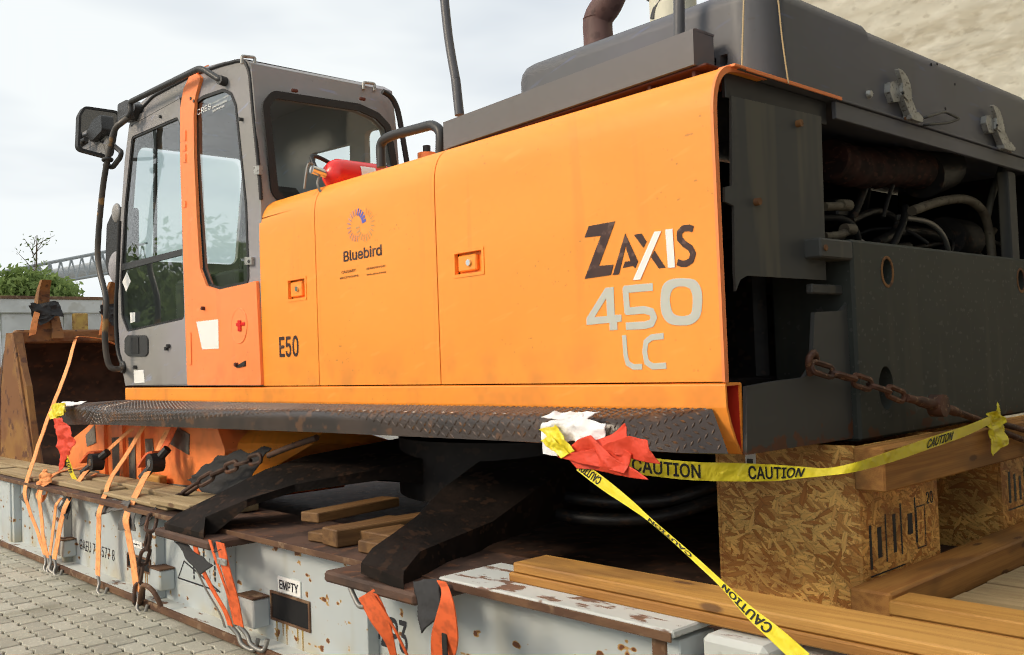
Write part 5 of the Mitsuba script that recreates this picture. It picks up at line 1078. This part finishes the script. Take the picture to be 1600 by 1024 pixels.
k = thing('warning_cloth', 'white cloth tied round the left end of the walkway', 'cloth')
add(k + '__cloth', sheet([(-9.429, 2.84, 1.289), (-9.438, 2.9, 1.345), (-8.946, 3.0, 1.361), (-9.133, 2.86, 1.292)], 14, 10, .03, 12, 9, .004), 'white_cloth', True)
k = thing('warning_cloth', 'red cloth hanging below the left end of the walkway', 'cloth')
add(k + '__cloth', sheet([(-9.256, 2.83, 1.199), (-9.01, 2.82, 1.228), (-8.626, 2.8, 1.027), (-9.076, 2.82, 0.767)], 14, 14, .04, 9, 10, .004), 'red_cloth', True)
k = thing('warning_cloth', 'white cloth tied round the walkway lip above the red cloth', 'cloth')
WC = [[(-2.916, 2.84, 1.341), (-2.862, 2.88, 1.364), (-2.679, 2.96, 1.367), (-2.696, 2.84, 1.324)], [(-2.907, 2.82, 1.34), (-2.675, 2.82, 1.358), (-2.628, 2.8, 1.232), (-2.895, 2.81, 1.246)], [(-2.693, 2.8, 1.346), (-2.494, 2.79, 1.338), (-2.493, 2.77, 1.265), (-2.61, 2.78, 1.224)], [(-2.904, 2.82, 1.259), (-2.801, 2.81, 1.223), (-2.785, 2.8, 1.191), (-2.894, 2.81, 1.193)]]
for i, c in enumerate(WC): add(k + '__cloth_fold', sheet(c, 18, 14, (.02, .035, .03, .015)[i], 10, 20 + i, .004), 'white_cloth', True)
k = thing('warning_cloth', 'red cloth tied over the walkway lip below the white cloth', 'cloth')
RC = [[(-2.755, 2.8, 1.2), (-2.554, 2.76, 1.289), (-2.238, 2.7, 1.153), (-2.659, 2.79, 1.142)], [(-2.555, 2.76, 1.264), (-2.369, 2.74, 1.34), (-2.346, 2.72, 1.27), (-2.506, 2.74, 1.213)], [(-2.531, 2.75, 1.228), (-2.306, 2.7, 1.293), (-2.209, 2.68, 1.288), (-2.158, 2.68, 1.2)], [(-2.753, 2.79, 1.196), (-2.404, 2.72, 1.249), (-2.295, 2.7, 1.22), (-2.333, 2.69, 1.153)]]
for i, c in enumerate(RC): add(k + '__cloth_fold', sheet(c, 18, 14, (.035, .03, .025, .03)[i], 6, 30 + i, .004), 'red_cloth', True)
k = thing('caution_tape', 'short bunched yellow tape knotted at the white and red cloths', 'tape')
for i, c in enumerate([[(-2.867, 2.79, 1.297), (-2.781, 2.78, 1.322), (-2.644, 2.76, 1.222), (-2.726, 2.77, 1.199)], [(-2.862, 2.79, 1.249), (-2.805, 2.78, 1.279), (-2.667, 2.755, 1.219), (-2.717, 2.76, 1.195)]]):
    add(k + '__fold', sheet(c, 12, 8, .02, 14, 40 + i, .002), 'yellow_tape', True)

# ------------------------------------------------------------------ fire extinguisher
FE = thing('fire_extinguisher', 'red fire extinguisher lying on the excavator behind the front door', 'fire extinguisher')
c0, c1 = np.array((-5.35, 3.315, 2.851)), np.array((-5.35, 3.315, 2.851)) + (0, .52, 0)
r = .108; pr = [(0, .0), (.02, .06), (.05, .09), (.09, r), (.46, r), (.52, .07)]
add(FE + '__cylinder', tube(np.array([c0 + (0, a, 0) for a, _ in pr]), [max(b, .004) for _, b in pr], 24), 'red_paint', 50)
add(FE + '__valve', tube(np.array([c0 + (0, -.09, .02), c0 + (0, .02, 0)]), .028, 12), 'chrome', 40)
add(FE + '__squeeze_handle', cat([ribbon([c0 + (0, -.04, .03), c0 + (-.02, -.10, .06), c0 + (-.05, -.12, -.1)], (.008, 0, 0), .008, 4), ribbon([c0 + (0, -.03, -.01), c0 + (.03, -.07, -.08), c0 + (.05, -.04, -.16)], (.008, 0, 0), .008, 4)]), 'dull_steel', 40)
add(FE + '__hose', tube(smoothpath([c0 + (0, -.06, .03), c0 + (-.06, -.05, .12), c0 + (-.10, .06, .12), c0 + (-.1, .2, .06)], 6), .014, 8), 'black_rubber', 50)
add(FE + '__band', tube(np.array([c0 + (0, .47, 0), c0 + (0, .50, 0)]), .112, 24), 'black_rubber', 40)
a_ = np.linspace(-8, 32, 7); V = []
for t in a_:
    for y in (.22, .34): V.append(c0 + (.1115 * math.cos(math.radians(t)), y, .1115 * math.sin(math.radians(t))))
F = [];
for i in range(6): F += [[2 * i, 2 * i + 1, 2 * i + 3], [2 * i, 2 * i + 3, 2 * i + 2]]
add(FE + '__paper_label', trimesh.Trimesh(np.array(V), F, process=False), 'white_paint')
add(FE + '__bracket', bx(c0[0] - .12, c0[0] + .12, c0[1] + .1, c0[1] + .45, c0[2] - .14, c0[2] - .11, .005), 'dark_trim')
add(EX + '__top_deck', bx(-6.0, -3.9, 3.55, 4.7, 2.70, 2.775, .004), 'orange_paint')
# cords over the hood
for i, (a, l) in enumerate((([(-2.3, 3.579, 3.186), (-2.25, 3.492, 3.094), (-2.22, 3.407, 2.773)], 'tan cord hanging down the rounded hood corner, left of the other cord'), ([(-2.24, 3.734, 3.204), (-2.225, 3.725, 3.14), (-2.22, 3.734, 2.969), (-2.212, 3.756, 2.768)], 'tan cord hanging down the hood rear, right of the other cord'))):
    k = num('thin_cord'); p = np.array(a)
    add('thin_cord', tube(smoothpath(p, 6), .0036, 6), 'cord_tan', 50, label=l, category='cord')

# ------------------------------------------------------------------ surroundings
CW_ = thing('concrete_wall', 'tall weathered beige concrete building wall behind the excavator', 'wall')
V = []; nx, nz = 90, 60
xs_, zs_ = np.linspace(-6.1, 16, nx), np.linspace(-.2, 11.5, nz)
gx_, gz_ = np.meshgrid(xs_, zs_, indexing='ij'); pts = np.stack([gx_, np.full_like(gx_, 9.0), gz_], -1)
pts[..., 1] += (meshkit.fbm(pts * np.array((.6, 1, 2.2)), 4, 3) - .5) * .10
Vw = np.vstack([pts.reshape(-1, 3), pts.reshape(-1, 3) + (0, .8, 0)]); F = []; M = nx * nz
for i in range(nx - 1):
    for j in range(nz - 1):
        a, b, c, d = i * nz + j, (i + 1) * nz + j, (i + 1) * nz + j + 1, i * nz + j + 1
        F += [[a, b, c], [a, c, d], [M + a, M + c, M + b], [M + a, M + d, M + c]]
rim = [i * nz for i in range(nx)] + [(nx - 1) * nz + j for j in range(1, nz)] + [i * nz + nz - 1 for i in range(nx - 2, -1, -1)] + [j for j in range(nz - 2, 0, -1)]
for a, b in zip(rim, rim[1:] + rim[:1]): F += [[a, M + b, b], [a, M + a, M + b]]
mw = trimesh.Trimesh(Vw, F, process=False); mw.fix_normals(); add(CW_ + '__wall_face', mw, 'old_concrete', 40)
add(CW_ + '__added_shade_wing', bx(1.6, 2.2, 1.6, 8.9, -.2, 7.5, .03), 'shade_wing_dark')  # unseen wing, added to keep the excavator tail in shade
GW = thing('steel_wall', 'grey panelled steel yard wall far behind the bucket', 'wall')
zt, zl = [3.922, 3.45]
add(GW + '__cap_beam', bx(-30.2, -29.9, 0, 24, zl, zt, .03), 'grey_wall')
add(GW + '__cap_beam__cap_edge', bx(-30.22, -29.86, 0, 24, zt - .06, zt + .03, .01), 'rust_edge')
jy = [7.735, 9.442]
st = jy[1] - jy[0]
for i in range(-4, 8):
    add(GW + '__panel', bx(-30.1, -30.0, jy[0] + i * st + .012, jy[0] + (i + 1) * st - .012, 0, zl - .012, .015), 'grey_wall')
a = [9.593, 9.979]
k = num('timber_post'); add('timber_post', bx(-29.75, -29.5, a[0], a[1], 0, zl - .02, .02), 'post_yellow', label='yellow brown timber post against the grey steel wall', category='post')
yp = [4.044, 4.186, 1.761]
k = num('yellow_barrier'); add('yellow_barrier', bx(-16.2, -16, yp[0] - .6, yp[1], 0, yp[2], .03), 'rust_yellow', label='rusty yellow steel block at the left edge behind the bucket', category='barrier')
# conveyor gantry
G_ = thing('conveyor_gantry', 'grey lattice conveyor gantry crossing the sky at the left', 'gantry')
t0, t1, b0, b1 = [np.array(p) for p in [(-70.0, 16.502, 8.311), (-70.0, 28.033, 11.191), (-70.0, 16.48, 6.999), (-70.0, 27.99, 9.472)]]
n_ = 16
for off in (0, -2.2):
    o = np.array((off, 0, 0))
    for a, b in ((t0, t1), (b0, b1)): add(G_ + '__chord', tube(np.array([a + o, b + o]), .09, 6), 'gantry_grey', 40)
    for i in range(n_):
        u, v, w = i / n_, (i + .5) / n_, (i + 1) / n_
        add(G_ + '__brace', tube(np.array([b0 + (b1 - b0) * u + o, t0 + (t1 - t0) * v + o]), .055, 5), 'gantry_grey', 40)
        add(G_ + '__brace', tube(np.array([t0 + (t1 - t0) * v + o, b0 + (b1 - b0) * w + o]), .055, 5), 'gantry_grey', 40)
for i in range(n_ + 1):
    u = i / n_; add(G_ + '__cross_tie', tube(np.array([t0 + (t1 - t0) * u, t0 + (t1 - t0) * u + (-2.2, 0, 0)]), .05, 5), 'gantry_grey', 40)
pm = lambda u: (t0 + (t1 - t0) * u) * .32 + (b0 + (b1 - b0) * u) * .68 + np.array((-1.1, 0, 0))
add(G_ + '__pipe', tube(np.array([pm(.25), pm(1)]), .52, 14), 'pipe_grey', 50)
for yy, (p, q) in enumerate(((t0, b0), (t1, b1))):
    c = (p + q) / 2 + np.array((-1.1, 0, 0))
    add(G_ + '__support', tube(np.array([(c[0], c[1], 0), c]), .18, 8), 'gantry_grey', 40)
# bushes above the wall
def crown(c, R, n, size, seed):
    r_ = np.random.default_rng(seed); u = r_.normal(size=(n, 3)); u /= np.linalg.norm(u, axis=1, keepdims=True)
    rad = (.45 + .55 * r_.random(n)) * (.25 + 1.5 * meshkit.fbm(u * 2.8 + seed, 3, seed)); P = np.array(c) + u * rad[:, None] * np.array(R)
    a = r_.normal(size=(n, 3)); a /= np.linalg.norm(a, axis=1, keepdims=True); b = np.cross(a, r_.normal(size=(n, 3))); b /= np.linalg.norm(b, axis=1, keepdims=True)
    s = size * (.6 + .8 * r_.random(n))[:, None]; V = np.stack([P - a * s, P + b * s * .45, P + a * s, P - b * s * .45], 1).reshape(-1, 3)
    k = np.arange(n) * 4; return trimesh.Trimesh(V, np.concatenate([np.stack([k, k + 1, k + 2], 1), np.stack([k, k + 2, k + 3], 1)]), process=False)
bl = ['large green bush above the grey steel wall at the left edge', 'green bush above the grey steel wall below the gantry', 'pale wispy bush at the right end of the green bushes']
for i, (px, R, n) in enumerate((((-33.0, 8.899, 4.082), (1.5, 1.2, .95), 3600), ((-33.0, 9.662, 4.135), (1.4, 1.0, .85), 2800), ((-33.0, 10.25, 4.102), (.9, .6, .55), 900))):
    k = thing('bush', bl[i], 'bush'); c = np.array(px)
    add(k + '__crown', crown(c, R, n, .10, 11 + i), 'leaf_%d' % (0, 1, 0)[i])
    add(k + '__crown', crown(c + (.1, .05, .1), np.array(R) * .95, n // 2, .10, 31 + i), 'leaf_1')
    add(k + '__trunk', tube(smoothpath([(c[0], c[1], 0), (c[0] + .1, c[1] - .1, c[2] * .6), (c[0], c[1], c[2] + .3)], 4), [.10] * 4 + [.06] * 5, 8), 'bark', 50)
for i, (x, y, h, r) in enumerate(((-22, -5.5, 4.6, 2.2), (-27, -7, 5.6, 2.6), (-32, -6.5, 5.0, 2.6), (-38, -8, 6.2, 3.0), (-17.5, -5.0, 3.4, 1.6))):
    k = thing('yard_tree', ('leafy tree', 'taller leafy tree', 'broad leafy tree', 'tallest leafy tree', 'low leafy shrub')[i] + ' mirrored in the glass of the cab door', 'tree')
    add(k + '__crown', crown((x, y, h * .55), (r, r, h * .52), 4200, .17, 70 + i), 'leaf_%d' % (i % 3))
    add(k + '__trunk', tube(smoothpath([(x, y, 0), (x + .1, y, h * .3), (x, y + .1, h * .8)], 4), [.16] * 4 + [.1] * 5, 8), 'bark', 50)
k = thing('young_tree', 'thin leafless sapling rising above the bushes at the left', 'tree')
c = (-34.0, 9.715, 4.122)
tw_ = [tube(np.array([(c[0], c[1], 0), (c[0], c[1] + .1, c[2]), (c[0], c[1] + .2, c[2] + 2.2)]), [.07, .05, .015], 6)]
add(k + '__trunk', tw_[0], 'bark', 50); r_ = np.random.default_rng(3); tws, lv = [], []
for i in range(14):
    z = c[2] + .2 + r_.random() * 1.8; p = np.array((c[0], c[1] + .1, z)); d = np.array((r_.normal() * .4, r_.normal() * .7, .6 + r_.random() * .5)) * (.9 - .25 * (z - c[2]))
    tws.append(tube(np.array([p, p + d * .5, p + d + (0, 0, -.05)]), [.015, .011, .006], 5)); lv.append(crown(p + d * .8, (.22, .22, .25), 9, .05, 50 + i))
add(k + '__twig', cat(tws), 'bark'); labels[k + '__twig'] = {'kind': 'stuff'}
add(k + '__leaf', cat(lv), 'leaf_2'); labels[k + '__leaf'] = {'kind': 'stuff'}
